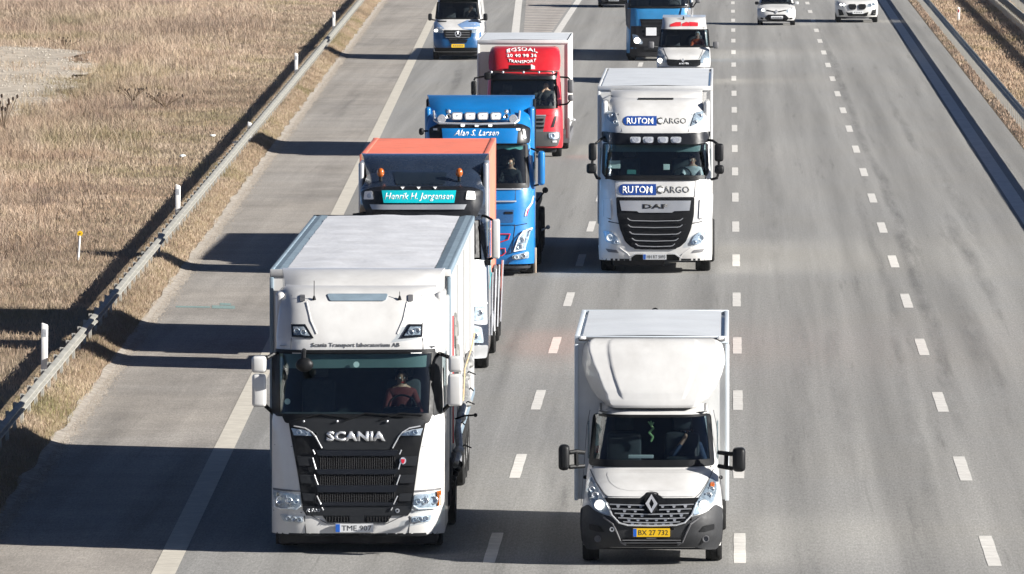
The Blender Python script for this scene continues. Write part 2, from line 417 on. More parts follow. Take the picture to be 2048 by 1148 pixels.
        B().box(-w2+.01, w2-.01, yd+.02, yd+.5, zd-.35, zd, .06).box(wheel_x-.28, wheel_x+.28, yd+.3, yd+.55, zd-.2, zd+.08, .07).build('dashboard', DARKIN, s.root)
        for x in seats:
            B().box(x-.25, x+.25, yb-.55, yb-.38, zd-.35, zd+.42, .07).box(x-.14, x+.14, yb-.52, yb-.40, zd+.44, zd+.66, .05).box(x-.26, x+.26, yb-1.0, yb-.5, zd-.55, zd-.35, .07).build('seat', SEATM, s.root)
        o = B(); pts = []
        for i in range(21):
            a = 2*math.pi*i/20; pts.append(Vector((wheel_x+.2*math.cos(a), yd+.62+.09*math.sin(a), zd+.06+.17*math.sin(a))))
        o.tube(pts, .016, 6); c = Vector((wheel_x, yd+.62, zd+.06)); o.sph(c, .05); o.cyl(c, c+Vector((0, -.25, -.12)), .03)
        for i in (0, 10, 15): o.cyl(c, pts[i], .012, n=6)
        o.build('steering_wheel', BLACK, s.root)
    def plate(s, x0, y0, x1, y1, txt, ym=False, off=.05, blue=.12, **k):
        p = s.panel('license_plate', rrect(x0, y0, x1, y1, 1), PLATEY if ym else PLATEW, off=off, th=.03, **k)
        if blue: s.panel('country_strip', [(x0+.6, y0+.6), (x0+(x1-x0)*blue, y0+.6), (x0+(x1-x0)*blue, y1-.6), (x0+.6, y1-.6)], PLATEB, off=off+.004, th=.004, parent=p)
        h = y1-y0
        if not txt:
            for k in range(5): xk = x0+(x1-x0)*(.14+.16*k); s.panel('plate_mark', [(xk, y0+h*.3), (xk+(x1-x0)*.08, y0+h*.3), (xk+(x1-x0)*.08, y1-h*.3), (xk, y1-h*.3)], GTEXT, off=off+.003, th=.002, parent=p)
            return p
        s.text(txt, (x0+(x1-x0)*(blue+.05), y0+h*.20, x1-(x1-x0)*.05, y1-h*.20), DTEXT, parent=p, off=off+.002, th=.002, bold=.0, name='plate_lettering')
        return p
    def mirror(s, rects, dy, arms, mat=BLACK, arm=BLACK, depth=.16, rr=.05, r=.022):
        out = []
        for (x0, y0, x1, y1) in rects:
            a = s.Q(x0, y1, dy); c = s.Q(x1, y0, dy)
            o = B().box(a.x, c.x, dy-depth/2, dy+depth/2, a.z, c.z, min(rr, abs(c.x-a.x)*.42, abs(c.z-a.z)*.42), 3).build('mirror', mat, s.root)
            B().box(a.x+.02, c.x-.02, dy+depth/2+.001, dy+depth/2+.006, a.z+.02, c.z-.02).build('mirror_glass', CHROME, o); out.append(o)
        for pts in arms:
            B().tube([s.Q(a, b, d) for a, b, d in pts], r, 8).build('mirror_arm', arm, out[0])
        return out
    def headlight(s, pts, mir, lamps=(), lens=True, back=REFL, off=.015, edge=None):
        for sg in (1, -1):
            q = pts if sg == 1 else [(2*mir-a, b) for a, b in pts]
            o = s.panel('headlight', q, back, off=off, th=.03)
            for (cx, cy, r, m) in lamps:
                if sg == -1: cx = 2*mir-cx
                c = s.surf(cx, cy, off); e = s.surf(cx+r, cy, off); R = abs(e.x-c.x)
                B().lathe([(0, R), (-.03, R*.98), (-.035, R*.86), (-.01, R*.5), (-.005, .001)], c, 'y', 18).build('lamp', m, o)
            if lens: s.panel('lens', q, LENS, off=off+.045, th=.006, parent=o)
    def driver(s, px, py, dy, cloth, label, look=0, hair=HAIR, lean=0, hand_face=False, steer=None):
        """px,py = head centre in the photo, dy = distance behind the bumper"""
        h = s.Q(px, py, dy); return person((s.X+h.x, s.Y+h.y, h.z), cloth, label, look, hair, hand_face, steer)

def skin_mesh(verts, edges, radii, sub=1, root=0):
    me = bpy.data.meshes.new('sk'); me.from_pydata(verts, edges, []); o = bpy.data.objects.new('sk', me); COL.objects.link(o)
    m = o.modifiers.new('s', 'SKIN'); m.use_smooth_shade = True
    for i, r in enumerate(radii):
        v = me.skin_vertices[0].data[i]; v.radius = r if hasattr(r, '__len__') else (r, r); v.use_root = (i == root)
    if sub: u = o.modifiers.new('u', 'SUBSURF'); u.levels = sub; u.render_levels = sub
    bpy.context.view_layer.update()
    out = bpy.data.meshes.new_from_object(o.evaluated_get(bpy.context.evaluated_depsgraph_get()))
    bpy.data.objects.remove(o); return out
def person(hc, cloth, label, look=0, hair=HAIR, hand_face=False, steer=None):
    """seated driver facing -Y; hc = world position of the centre of the head"""
    z = -.68                                           # hips relative to head centre
    V = [(0, .06, z), (0, .05, z+.2), (0, .03, z+.38), (0, .02, z+.50), (0, 0, z+.58), (0, -.01, z+.63), (0, -.015, z+.70), (0, -.01, z+.77)]
    R = [(.17, .12), (.155, .11), (.175, .12), (.11, .09), (.055, .055), (.07, .075), (.078, .09), (.05, .06)]
    Ed = [(0, 1), (1, 2), (2, 3), (3, 4), (4, 5), (5, 6), (6, 7)]
    for sx in (-1, 1):
        i = len(V)
        hand = (sx*.17, -.50, z+.24)
        el = (sx*.27, -.20, z+.16)
        if hand_face and sx == -1: hand = (.04*sx, -.16, z+.60); el = (sx*.24, -.22, z+.30)
        V += [(sx*.17, .02, z+.46), el, hand, (hand[0]*.9, hand[1]-.06, hand[2]+.05)]
        R += [.075, .05, .034, (.035, .025)]; Ed += [(3, i), (i, i+1), (i+1, i+2), (i+2, i+3)]
        i = len(V); V += [(sx*.12, -.05, z-.02), (sx*.16, -.45, z+.02), (sx*.16, -.55, z-.35)]
        R += [.10, .075, .055]; Ed += [(0, i), (i, i+1), (i+1, i+2)]
    me = skin_mesh(V, Ed, R, 1)
    o = link('person', me); o.location = hc; o.rotation_euler.z = look
    me.materials.append(cloth); me.materials.append(SKIN)
    for p in me.polygons:
        c = p.center; p.use_smooth = True
        p.material_index = 1 if (c.z > z+.545 or (c.y < -.44 and c.z > z+.15 and abs(c.x) < .24) or (hand_face and c.z > z+.5 and c.y < -.1)) else 0
    o['label'] = label; o['category'] = 'driver'
    hb = B(); hb.sph((0, .02, .045), .108, (.86, 1.0, .9), 14)
    bmesh.ops.delete(hb.bm, geom=[v for v in hb.bm.verts if v.co.y < -.055 and v.co.z < .075], context='VERTS'); hb.build('hair', hair, o)
    for sx in (-1, 1):
        B().sph((sx*.033, -.088, .0), .011, n=8).build('eye', WTEXT, o)
        B().sph((sx*.082, .0, -.01), .026, (.4, .8, 1.1), 8).build('ear', SKIN, o)
    B().sph((0, -.10, -.03), .017, (.8, 1.1, 1.4), 8).build('nose', SKIN, o)
    B().sph((0, -.092, -.063), .022, (1.1, .4, .35), 8).build('mouth', REDF, o)
    return o

# ================================================================== THE SETTING
def railx(Y): return -8.99-.0203*Y                 # left guard rail, metres
def edgeL(Y): return railx(Y)+.74                  # left border of the asphalt
SX0, SY0, SX1, SY1 = -7.97, 122.59, -13.20, 380.0
def solidx(Y): return SX0+(SX1-SX0)*(Y-SY0)/(SY1-SY0)
from mathutils import noise as mn
def hl(u, X, Y):                                   # ground height left of the road, u = metres right of the rail
    if u >= 1.0: return 0
    pts = [(-400, 1.2), (-60, .75), (-12, .42), (-3, .30), (-1.2, .27), (-.3, .25), (.15, .24), (.38, .12), (.6, .03), (1.0, 0)]
    for a, b in zip(pts, pts[1:]):
        if u <= b[0]:
            h = a[1]+(b[1]-a[1])*(max(u, -400)-a[0])/(b[0]-a[0]); break
    k = min(1, max(0, (-u-.2)/4))
    return h+k*.10*mn.noise((X*.35, Y*.12, 0))+k*.05*mn.noise((X*1.3, Y*.7, 3))+(.03*mn.noise((X*2, Y*.8, 9)) if u < .5 else 0)
Ys = [-60, 0, 60, 100, 120]+[130+i*1.5 for i in range(230)]+[480, 500, 540, 600, 700, 900, 1400, 2500, 4000]
us = [-3000, -400, -150, -80, -60, -45, -36, -28, -22, -17, -13, -10, -7.5, -5.5, -4, -3, -2.2, -1.6, -1.2, -.9, -.6, -.3, 0, .15, .28, .4, .52, .7, 1.0]
rx = [(8.75, -.04), (8.9, .02), (9.15, .04), (9.6, .03), (10.5, -.04), (11.5, -.05), (12.4, .0), (12.7, .02), (13.6, -.03), (27, -.05), (30, 0), (60, .3), (400, 1), (3000, 1)]
vs = []; fs = []; nc = len(us)+1+len(rx)
for Y in Ys:
    for u in us: X = railx(Y)+u; vs.append((X, Y, hl(u, X, Y)-(.03 if u >= .7 else 0)))
    vs.append((0, Y, -.06))
    for X, z in rx: vs.append((X, Y, z+(.015*mn.noise((X*3, Y*.5, 1)) if 8.8 < X < 13.5 else 0)))
for i in range(len(Ys)-1):
    for j in range(nc-1): a = i*nc+j; fs.append((a, a+1, a+nc+1, a+nc))
ground = link('ground', meshdata('ground', vs, fs), SOIL, None, True, kind='structure')
def sheet(name, mat, xl, xr, z=0., Y0=-60, Y1=4000, kind=True, parent=None, n=40):
    vs = []; fs = []
    for i in range(n+1):
        t = i/n; Y = Y0+(Y1-Y0)*t**2.2
        vs += [(xl(Y), Y, z), (xr(Y), Y, z)]
    for i in range(n): fs.append((2*i, 2*i+1, 2*i+3, 2*i+2))
    pr = dict(kind='structure') if kind else {}
    return link(name, meshdata(name, vs, fs), mat, parent, False, **pr)
road = sheet('road', ASPH, solidx, lambda Y: 8.80)
shoulder = sheet('hard_shoulder', SHLD, edgeL, solidx, n=1400, Y1=900)
sheet('far_shoulder', SHLD, edgeL, solidx, 0, 900, 4000)
opp = sheet('opposite_road', ASPH, lambda Y: 14.3, lambda Y: 26.5, .01)
sheet('edge_line', LINEY, lambda Y: solidx(Y)-.17, lambda Y: solidx(Y)+.17, .004, -60, 640, False, road)
sheet('edge_line', LINE, lambda Y: 7.35, lambda Y: 7.72, .004, -60, 2500, False, road)
sheet('edge_line', LINE, lambda Y: 14.75, lambda Y: 15.0, .014, 60, 2500, False, opp)
# painted nose between slip road and main lanes
def gl(Y): return -10.41+(-9.30+10.41)*(432-Y)/52.3
sheet('edge_line', LINE, lambda Y: gl(Y)-.17, lambda Y: gl(Y)+.17, .004, 298, 700, False, road)
sheet('edge_line', LINE, lambda Y: -7.60, lambda Y: -7.30, .005, 296, 2500, False, road)
hatch = plain('gore_hatch_paint', (.42, .37, .33), .85, var=.25, scale=1.5)
Y = 312.
k = 0
while Y < 560:
    a, b_ = gl(Y)+.35, -7.72
    if b_-a > .3:
        w = 1.25; m = bpy.data.meshes.new('hatch_stripe')
        m.from_pydata([(a, Y, .004), (b_, Y+.9, .004), (b_, Y+.9+w, .004), (a, Y+w, .004)], [], [(0, 1, 2, 3)]); link('hatch_stripe', m, hatch, road)
    Y += 2.65
# dashed lane lines: one mesh per line, shared by all its dashes
def dashes(x, w, y0, n, L=4.9, per=15.0):
    m = bpy.data.meshes.new('lane_dash')
    q = 4; vv = []; ff = []
    for i in range(q+1): vv += [(-w/2-.006*(i % 2), L*i/q, 0), (w/2+.006*(i % 2), L*i/q, 0)]
    for i in range(q): ff.append((2*i, 2*i+1, 2*i+3, 2*i+2))
    m.from_pydata(vv, [], ff)
    for i in range(n):
        o = link('lane_dash', m, LINE, road); o.location = (x, y0+per*i, .004)
dashes(.16, .17, 124.45-30, 34); dashes(-3.43, .17, 124.45-30, 34); dashes(3.79, .19, 124.1-30, 34)
dashes(18.3, .17, 200, 20); [setattr(o, 'parent', opp) for o in COL.objects if o.name.startswith('lane_dash') and o.location.x > 18]
for o in opp.children:
    if o.name.startswith('lane_dash'): o.location.z = .016
# dark tyre scuffs, soft edged
def scuff_mat():
    m, nt, b = nodes('tyre_scuff'); a = N(nt, 'ShaderNodeAttribute'); a.attribute_name = 'soft'
    q = N(nt, 'ShaderNodeMath', operation='MULTIPLY'); nt.links.new(a.outputs['Fac'], q.inputs[0]); nt.links.new(ramp(nt, noise(nt, 1.0, 7, .75, mp=(3, .15, 1)), [(.38, .05), (.7, .45)]), q.inputs[1])
    b.inputs['Base Color'].default_value = (.10, .10, .10, 1); b.inputs['Roughness'].default_value = .85; nt.links.new(q.outputs[0], b.inputs['Alpha']); return m
SCUFF = scuff_mat()
for pts, w, st in (([(1774, 200), (1806, 250), (1844, 309)], .35, .7), ([(1879, 400), (1915, 470), (1957, 548), (2010, 650)], .5, .8), ([(1690, 223), (1766, 361), (1831, 544), (1879, 700), (1930, 900)], .45, .9),
                   ([(1705, 361), (1766, 548), (1796, 683), (1830, 800)], .3, .6), ([(924, 122), (915, 155), (904, 193)], .45, .9), ([(1640, 60), (1668, 130), (1700, 215), (1735, 300)], .4, .8),
                   ([(1905, 560), (1960, 700), (2030, 860)], .6, .6), ([(1600, 620), (1608, 760), (1618, 900)], .5, .35), ([(1655, 560), (1670, 700), (1690, 860), (1712, 1040)], .55, .4), ([(1420, 560), (1418, 600), (1416, 640)], .5, .3),
                   ([(1860, 300), (1920, 410), (1990, 540)], .5, .55), ([(1790, 700), (1840, 900), (1890, 1100)], .35, .5), ([(1540, 300), (1551, 450), (1562, 600)], .5, .35), ([(330, 470), (420, 380), (520, 330)], .7, .5), ([(660, 250), (700, 200), (740, 140)], .6, .5),
                   ([(100, 960), (170, 900), (260, 800)], .9, .45), ([(200, 1120), (330, 980), (420, 820)], .8, .5), ([(1100, 1140), (1105, 900), (1125, 700)], .5, .35), ([(1000, 780), (1035, 700), (1065, 610)], .5, .35)):
    P_ = [G(a, b_) for a, b_ in pts]; vs = []; fs = []; n_ = 24
    for i in range(n_+1):
        t = i/n_*(len(P_)-1); k = min(int(t), len(P_)-2); f_ = t-k; x = P_[k][0]*(1-f_)+P_[k+1][0]*f_; y = P_[k][1]*(1-f_)+P_[k+1][1]*f_; x += .12*mn.noise((y*.12, x, 3)); ww = w*(.5+.5*math.sin(math.pi*i/n_))
        for u in (-1, -.35, .35, 1): vs.append((x+u*ww/2, y, .0085 if x > solidx(y) else .007))
    for i in range(n_):
        for j in range(3): a = 4*i+j; fs.append((a, a+1, a+5, a+4))
    me = meshdata('tyre_mark', vs, fs); at = me.attributes.new('soft', 'FLOAT', 'POINT')
    at.data.foreach_set('value', [st*math.sin(math.pi*(i//4)/n_)**.6*(1 if i % 4 in (1, 2) else 0) for i in range(len(vs))]); link('tyre_mark', me, SCUFF, road)
# asphalt seams and crack sealing
for x, y0, y1, w in ((7.25, 100, 520, .05),):
    sheet('tar_seam', plain('tar_seam_%d' % (x*10), (.11, .11, .11), .8, var=.3), lambda Y, x=x: x+.05*mn.noise((0, Y*.07, x)), lambda Y, x=x, w=w: x+w*(.6+.8*abs(mn.noise((1, Y*.2, x))))+.05*mn.noise((0, Y*.07, x)), .003, y0, y1, False, road, 200)
# teal survey paint on the shoulder
for (a, b_, c, d) in ((352, 612, 420, 616), (424, 611, 470, 618), (440, 606, 462, 611)):
    p = [G(a, b_), G(c, b_+1), G(c, d), G(a, d-1)]
    link('survey_paint', meshdata('survey_paint', [(x, y, .004) for x, y in p], [(0, 1, 2, 3)]), plain('survey_paint_%d' % a, (.17, .25, .235), .9, var=.4, scale=30), shoulder)
# gravel strip along the asphalt, and the pale gravel patch in the meadow
gv = []; gf = []
for i in range(1050):
    Y = 118+i*.4; 
    for u in (.56+.10*mn.noise((Y*.35, 2, 0)), .70, .86+.10*mn.noise((Y*.25, 0, 0))+.12*mn.noise((Y*1.1, 0, 5))): gv.append((railx(Y)+u, Y, max(.03, hl(u, 0, Y)+.012) if u < .66 else .022 if u <= .70 else .005))
for i in range(1049):
    for j in (0, 1): a = i*3+j; gf.append((a, a+1, a+4, a+3))
link('gravel_strip', meshdata('gravel_strip', gv, gf), GRAV, None, True, kind='structure')
patch = [(-40, 352), (-29, 345), (-26.6, 342), (-24.8, 334), (-23.3, 322), (-22.9, 308), (-22.2, 297), (-22.1, 286), (-22.6, 275), (-24, 268), (-29, 262), (-40, 262)]
pf = []
for i_ in range(len(patch)):
    a, b_ = patch[i_], patch[(i_+1) % len(patch)]; k_ = max(2, int(math.dist(a, b_)/1.2))
    for j_ in range(k_): pf.append((a[0]+(b_[0]-a[0])*j_/k_, a[1]+(b_[1]-a[1])*j_/k_))
vv = [(x+1.1*mn.noise((x*.4, y*.12, 0))+.5*mn.noise((x, y*.5, 4)), y+3*mn.noise((x*.5, y*.2, 7)), 0) for x, y in pf]
bm = bmesh.new(); f = bm.faces.new([bm.verts.new(v) for v in vv]); bmesh.ops.triangulate(bm, faces=[f])
for ax, st in ((0, 1.0), (1, 3.0)):
    lo = min(v.co[ax] for v in bm.verts); hi = max(v.co[ax] for v in bm.verts); k = math.floor(lo/st)+1
    while k*st < hi:
        co = [0, 0, 0]; no = [0, 0, 0]; co[ax] = k*st; no[ax] = 1
        bmesh.ops.bisect_plane(bm, geom=bm.verts[:]+bm.edges[:]+bm.faces[:], plane_co=co, plane_no=no); k += 1
for v in bm.verts: v.co.z = hl(v.co.x-railx(v.co.y), v.co.x, v.co.y)+.06
for f in bm.faces:
    if f.normal.z < 0: f.normal_flip()
m = bpy.data.meshes.new('gravel_patch'); bm.to_mesh(m); bm.free(); link('gravel_patch', m, plain('sandy_gravel', (.40, .345, .275), .95, var=.22, scale=1.2, bmp=.8, dirt=.5), None, True, kind='structure')
def in_patch(x, y):
    c = False; n = len(patch)
    for i in range(n):
        a, b_ = patch[i], patch[i-1]
        if (a[1] > y) != (b_[1] > y) and x < (b_[0]-a[0])*(y-a[1])/(b_[1]-a[1])+a[0]: c = not c
    return c
# stones
def stones(name, n, fn, s0, s1, mat):
    vs = []; fs = []; ico = [(0, 0, 1), (.9, 0, .1), (0, .8, .2), (-.85, .1, .15), (.1, -.9, .1), (0, 0, -.4)]
    tri = [(0, 1, 2), (0, 2, 3), (0, 3, 4), (0, 4, 1), (5, 2, 1), (5, 3, 2), (5, 4, 3), (5, 1, 4)]
    for _ in range(n):
        x, y, z = fn(); s = random.uniform(s0, s1); b0 = len(vs); a = random.uniform(0, 6.28)
        for p in ico: vs.append((x+s*(p[0]*math.cos(a)-p[1]*math.sin(a))*random.uniform(.7, 1.2), y+s*(p[0]*math.sin(a)+p[1]*math.cos(a))*random.uniform(.7, 1.2), z+s*p[2]*.6))
        fs += [tuple(b0+i for i in t) for t in tri]
    link(name, meshdata(name, vs, fs), mat, None, False, kind='stuff', label='loose pale stones along the asphalt edge' if 'verge' in name else 'pale stones on the gravel patch in the dry meadow', category='stones')
def fv():
    Y = 122+random.random()**1.5*320; u = random.gauss(.74, .12); return railx(Y)+u, Y, max(0, hl(u, 0, Y))
stones('verge_stones', 26000, fv, .006, .018, plain('pale_stone', (.33, .285, .235), .9, var=.3, scale=9))
def fp():
    while True:
        x, y = random.uniform(-34, -22), random.uniform(262, 350)
        if in_patch(x, y): return x, y, hl(x-railx(y), x, y)+.06
stones('patch_stones', 7000, fp, .02, .07, plain('patch_stone', (.42, .38, .32), .9, var=.3, scale=5))

# ------------------------------------------------------------------ dry grass
def grass(name, n, samp, label, seed):
    r = np.random.default_rng(seed)
    X, Y, Z, hgt, wid, colr = samp(r, n); n = len(X)
    az = r.uniform(0, 2*np.pi, n); lean = r.uniform(.05, 1.3, n)*hgt; la = r.normal(2.6, 2.0, n)
    dx, dy = np.cos(az)*wid/2, np.sin(az)*wid*.25
    lx, ly = np.cos(la)*lean, np.sin(la)*lean
    v = np.empty((n, 5, 3), np.float32)
    v[:, 0] = np.stack([X-dx, Y-dy, Z-.03], 1); v[:, 1] = np.stack([X+dx, Y+dy, Z-.03], 1)
    v[:, 2] = np.stack([X-dx*.8+lx*.35, Y-dy*.8+ly*.35, Z+hgt*.6], 1); v[:, 3] = np.stack([X+dx*.8+lx*.35, Y+dy*.8+ly*.35, Z+hgt*.6], 1)
    v[:, 4] = np.stack([X+lx, Y+ly, Z+hgt], 1)
    base = (np.arange(n)*5)[:, None]
    tri = np.concatenate([base+np.array([[0, 1, 3]]), base+np.array([[0, 3, 2]]), base+np.array([[2, 3, 4]])], 1).reshape(-1)
    me = bpy.data.meshes.new(name); me.vertices.add(n*5); me.vertices.foreach_set('co', v.reshape(-1))
    me.loops.add(len(tri)); me.loops.foreach_set('vertex_index', tri.astype(np.int32))
    me.polygons.add(len(tri)//3); me.polygons.foreach_set('loop_start', np.arange(0, len(tri), 3, dtype=np.int32))
    me.update(calc_edges=True)
    at = me.attributes.new('Col', 'FLOAT_COLOR', 'POINT')
    c = np.ones((n, 5, 4), np.float32); c[:, :, :3] = colr[:, None, :]
    at.data.foreach_set('color', c.reshape(-1))
    return link(name, me, BLADE, None, False, kind='stuff', label=label, category='grass')
TAN = np.array([(.35, .24, .15), (.28, .18, .115), (.43, .34, .24), (.23, .155, .115), (.34, .27, .18), (.19, .175, .085)])
def vn(x, y, s, seed):                                     # cheap smooth value noise
    q = np.random.default_rng(seed); ph = q.uniform(0, 6.28, 8); fx = q.normal(0, s, 8); fy = q.normal(0, s*.45, 8)
    return sum(np.sin(x*fx[i]+y*fy[i]+ph[i]) for i in range(8))/8
def terr(X, Y):
    return np.array([hl(x-railx(y), x, y) for x, y in zip(X, Y)])
def meadow(r, n):
    Y = 138+(r.random(n)**.85)*375; R = railx(Y)
    left = (Y-0)*(-.0835)-1.0                                # a few metres beyond the left of the view
    wdt = np.maximum(6., R-left+1.5)
    X = R-.55-wdt*r.random(n)**.9
    cl = vn(X, Y, 1.6, 3); cl2 = vn(X, Y, .35, 5)
    keep = np.array([not in_patch(a+.8*math.sin(b*.5)+.5*math.sin(b*1.7+a), b+2*math.sin(a*1.3)) or r.random() < .16*max(0, math.sin(a*1.3+b*.21)+math.sin(a*.7-b*.37)) for a, b in zip(X, Y)])
    X, Y, R, cl, cl2 = X[keep], Y[keep], R[keep], cl[keep], cl2[keep]; m = len(X)
    u = R-X; tall = np.clip((u-2.2)/4.5, 0, 1)
    cl3 = vn(X, Y, .8, 21); h = (.06+.05*r.random(m))+tall*(.05+.30*r.random(m)**2)*(1+.9*cl+1.2*cl2); h = h*np.where(r.random(m) < .04, 1.7, 1)
    h = np.clip(h, .05, .7)
    pr = np.clip(.45+cl*.7+cl3*1.1+r.normal(0, .22, m), 0, .999)
    ci = (pr*5).astype(int)
    col = TAN[ci].copy()
    gr = (r.random(m) < np.clip(.42-tall*.34+cl2*.55, .02, .7)); col[gr] = TAN[5]*r.uniform(.8, 1.5, (gr.sum(), 1))
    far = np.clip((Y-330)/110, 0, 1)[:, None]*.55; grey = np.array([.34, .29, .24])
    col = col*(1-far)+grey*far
    col *= r.uniform(.7, 1.25, (m, 1))
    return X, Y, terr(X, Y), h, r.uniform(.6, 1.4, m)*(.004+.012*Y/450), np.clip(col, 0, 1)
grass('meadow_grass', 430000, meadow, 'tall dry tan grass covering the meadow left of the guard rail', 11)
def tufts(r, n):
    nt_ = 3600; k = n//nt_
    Yc = 140+(r.random(nt_)**.85)*320; R = railx(Yc); Xc = R-1.3-(np.maximum(6, R+Yc*.0835+3))*r.random(nt_)**.75
    ok = np.array([not in_patch(a, b) for a, b in zip(Xc, Yc)]); Xc, Yc = Xc[ok], Yc[ok]; q = len(Xc)
    d = vn(Xc, Yc, .3, 31)
    kind = np.clip((r.random(q)+d*1.2)*4, 0, 3.99).astype(int)
    pal = np.array([(.17, .165, .07), (.40, .29, .19), (.20, .14, .115), (.46, .38, .29)])[kind]*r.uniform(.75, 1.2, (q, 1))
    rad = r.uniform(.15, .75, q); hh = r.uniform(.10, .42, q)*np.where(kind == 0, .5, 1)*np.clip((railx(Yc)-Xc)/5, .35, 1)
    i = np.repeat(np.arange(q), k); m = len(i); a = r.uniform(0, 6.28, m); rr = rad[i]*np.sqrt(r.random(m))
    X = Xc[i]+np.cos(a)*rr; Y = Yc[i]+np.sin(a)*rr*1.8; ok = X < railx(Y)-.5; X, Y, i = X[ok], Y[ok], i[ok]; m = len(i)
    return X, Y, terr(X, Y), hh[i]*r.uniform(.5, 1.15, m), r.uniform(.6, 1.4, m)*(.004+.010*Y/450), pal[i]*r.uniform(.75, 1.2, (m, 1))
grass('grass_tufts', 180000, tufts, 'clumps of darker, greener and paler dead grass scattered over the meadow', 14)
def stalks(r, n):
    Y = 142+(r.random(n)**.8)*300; R = railx(Y); X = R-2.6-np.maximum(5, R+Y*.0835+1)*r.random(n)**.8
    ok = np.array([not in_patch(a, b) for a, b in zip(X, Y)])&(vn(X, Y, .5, 41)+r.normal(0, .25, n) > -.05); X, Y = X[ok], Y[ok]; m = len(X)
    col = np.array([(.50, .42, .32), (.13, .09, .065), (.34, .22, .14)])[r.integers(0, 3, m)]*r.uniform(.8, 1.15, (m, 1))
    return X, Y, terr(X, Y), r.uniform(.35, .85, m), r.uniform(.006, .016, m), col
grass('dry_stalks', 26000, stalks, 'tall pale and brown dead stalks standing above the meadow grass', 15)
def verge(r, n):
    Y = 122+(r.random(n)**1.2)*330; R = railx(Y); X = R-.5+r.random(n)**.9*1.08+.14*vn(Y*0, Y, 2, 8)
    h = r.uniform(.03, .11, n)*np.clip(1.25-(X-R), .4, 1); col = TAN[r.integers(0, 5, n)]*1.0; g = r.random(n) < .45
    col[g] = np.array([.15, .15, .05])*r.uniform(.8, 1.5, (g.sum(), 1))
    return X, Y, terr(X, Y), h, r.uniform(.004, .011, n), col
grass('verge_grass', 150000, verge, 'short green and tan grass growing under the left guard rail', 12)
def median(r, n):
    Y = 245+r.random(n)*260; X = 8.85+r.random(n)**1.1*5.0
    h = np.where(X < 9.3, r.uniform(.04, .12, n), r.uniform(.04, .16, n)); col = TAN[r.integers(0, 5, n)]*np.array([1.1, 1.0, .85])
    d = X < 9.25; col[d] = np.array([.16, .10, .06])*r.uniform(.6, 1.6, (d.sum(), 1))
    Z = np.interp(X, [a for a, b in rx], [b for a, b in rx])
    return X, Y, Z, h, r.uniform(.01, .03, n), col
grass('median_grass', 70000, median, 'short tan grass on the central reserve between the two steel barriers', 13)

# teasel and scrubby plants
def plant(name, x, y, h, n, label, cat, heads, spread=.35):
    z = hl(x-railx(y), x, y); e = empty(name, (x, y, z), label, cat)
    dk = MATS.get('dry_stem') or plain('dry_stem', (.10, .065, .035), .9, var=.3)
    hd = MATS.get('seed_head') or plain('seed_head', (.035, .02, .012), .95, var=.3, scale=20)
    for i in range(n):
        a = random.uniform(0, 6.28); s = random.uniform(.1, 1)*spread; hh = h*random.uniform(.65, 1)
        t = Vector((math.cos(a)*s, math.sin(a)*s, hh)); B().tube([(0, 0, 0), (t.x*.4, t.y*.4, hh*.5), t], .009, 5).build('stem', dk, e)
        if heads: B().sph(t, heads, (.8, .8, 1.5), 8).build('seed_head', hd, e)
plant('teasel', -21.85, 262.5, 1.15, 16, 'dead teasel with dark brown seed heads at the left edge of the meadow', 'teasel', .045, .5)
for i, (px, py, lab) in enumerate(((265, 205, 'dark clump of dead weeds standing in the middle of the meadow'), (330, 212, 'low dark dead weed clump nearest the middle of the guard rail'), (128, 98, 'dark weed clump at the far left edge of the gravel patch'))):
    x, y = G(px, py, .4); plant('weed_clump', x, y, .5, 14, lab, 'weeds', .03, .7)

# ------------------------------------------------------------------ guard rails
def beam_mesh(L, low=False):
    prof = [(.0, .44), (.03, .45), (.083, .485), (.083, .525), (.03, .56), (.0, .595), (.03, .63), (.083, .665), (.083, .705), (.03, .74), (.0, .75)]
    if low: prof = [(a, .28+(z-.44)*.60) for a, z in prof]
    vs = []; fs = []
    for y in (0, L):
        for (a, z) in prof: vs.append((a, y, z))
    n = len(prof)
    for i in range(n-1): fs.append((i, i+1, n+i+1, n+i))
    k = len(vs)
    for y in (0, L):
        for (a, z) in prof: vs.append((a-.006, y, z))
    for i in range(n-1): fs.append((k+i, k+n+i, k+n+i+1, k+i+1))
    for i in range(n-1): fs.append((n-1+n-(n-1)+i-0, n+i+1, k+n+i+1, k+n+i))
    for i in range(n-1): fs.append((i+1, i, k+i, k+i+1))
    fs += [(0, n, k+n, k), (n-1, k+n-1, k+2*n-1, 2*n-1)]
    m = meshdata('rail_beam', vs, fs); m.materials.append(GALV); m.polygons.foreach_set('use_smooth', [True]*len(m.polygons)); m.set_sharp_from_angle(angle=.18); return m
_spl = {}
def SPL(low):
    if low not in _spl:
        b = B(); z0, z1 = (.31, .43) if low else (.50, .69)
        b.box(-.004, .004, -.16, .16, z0-.01, z0+.03).box(-.004, .004, -.16, .16, z1-.03, z1+.01)
        for y in (-.11, .11):
            for z in (z0+.01, z1-.01): b.box(.004, .009, y-.012, y+.012, z-.010, z+.010)
        m = bpy.data.meshes.new('splice_plate'); b.bm.to_mesh(m); b.bm.free(); m.materials.append(GALV); _spl[low] = m
    return _spl[low]
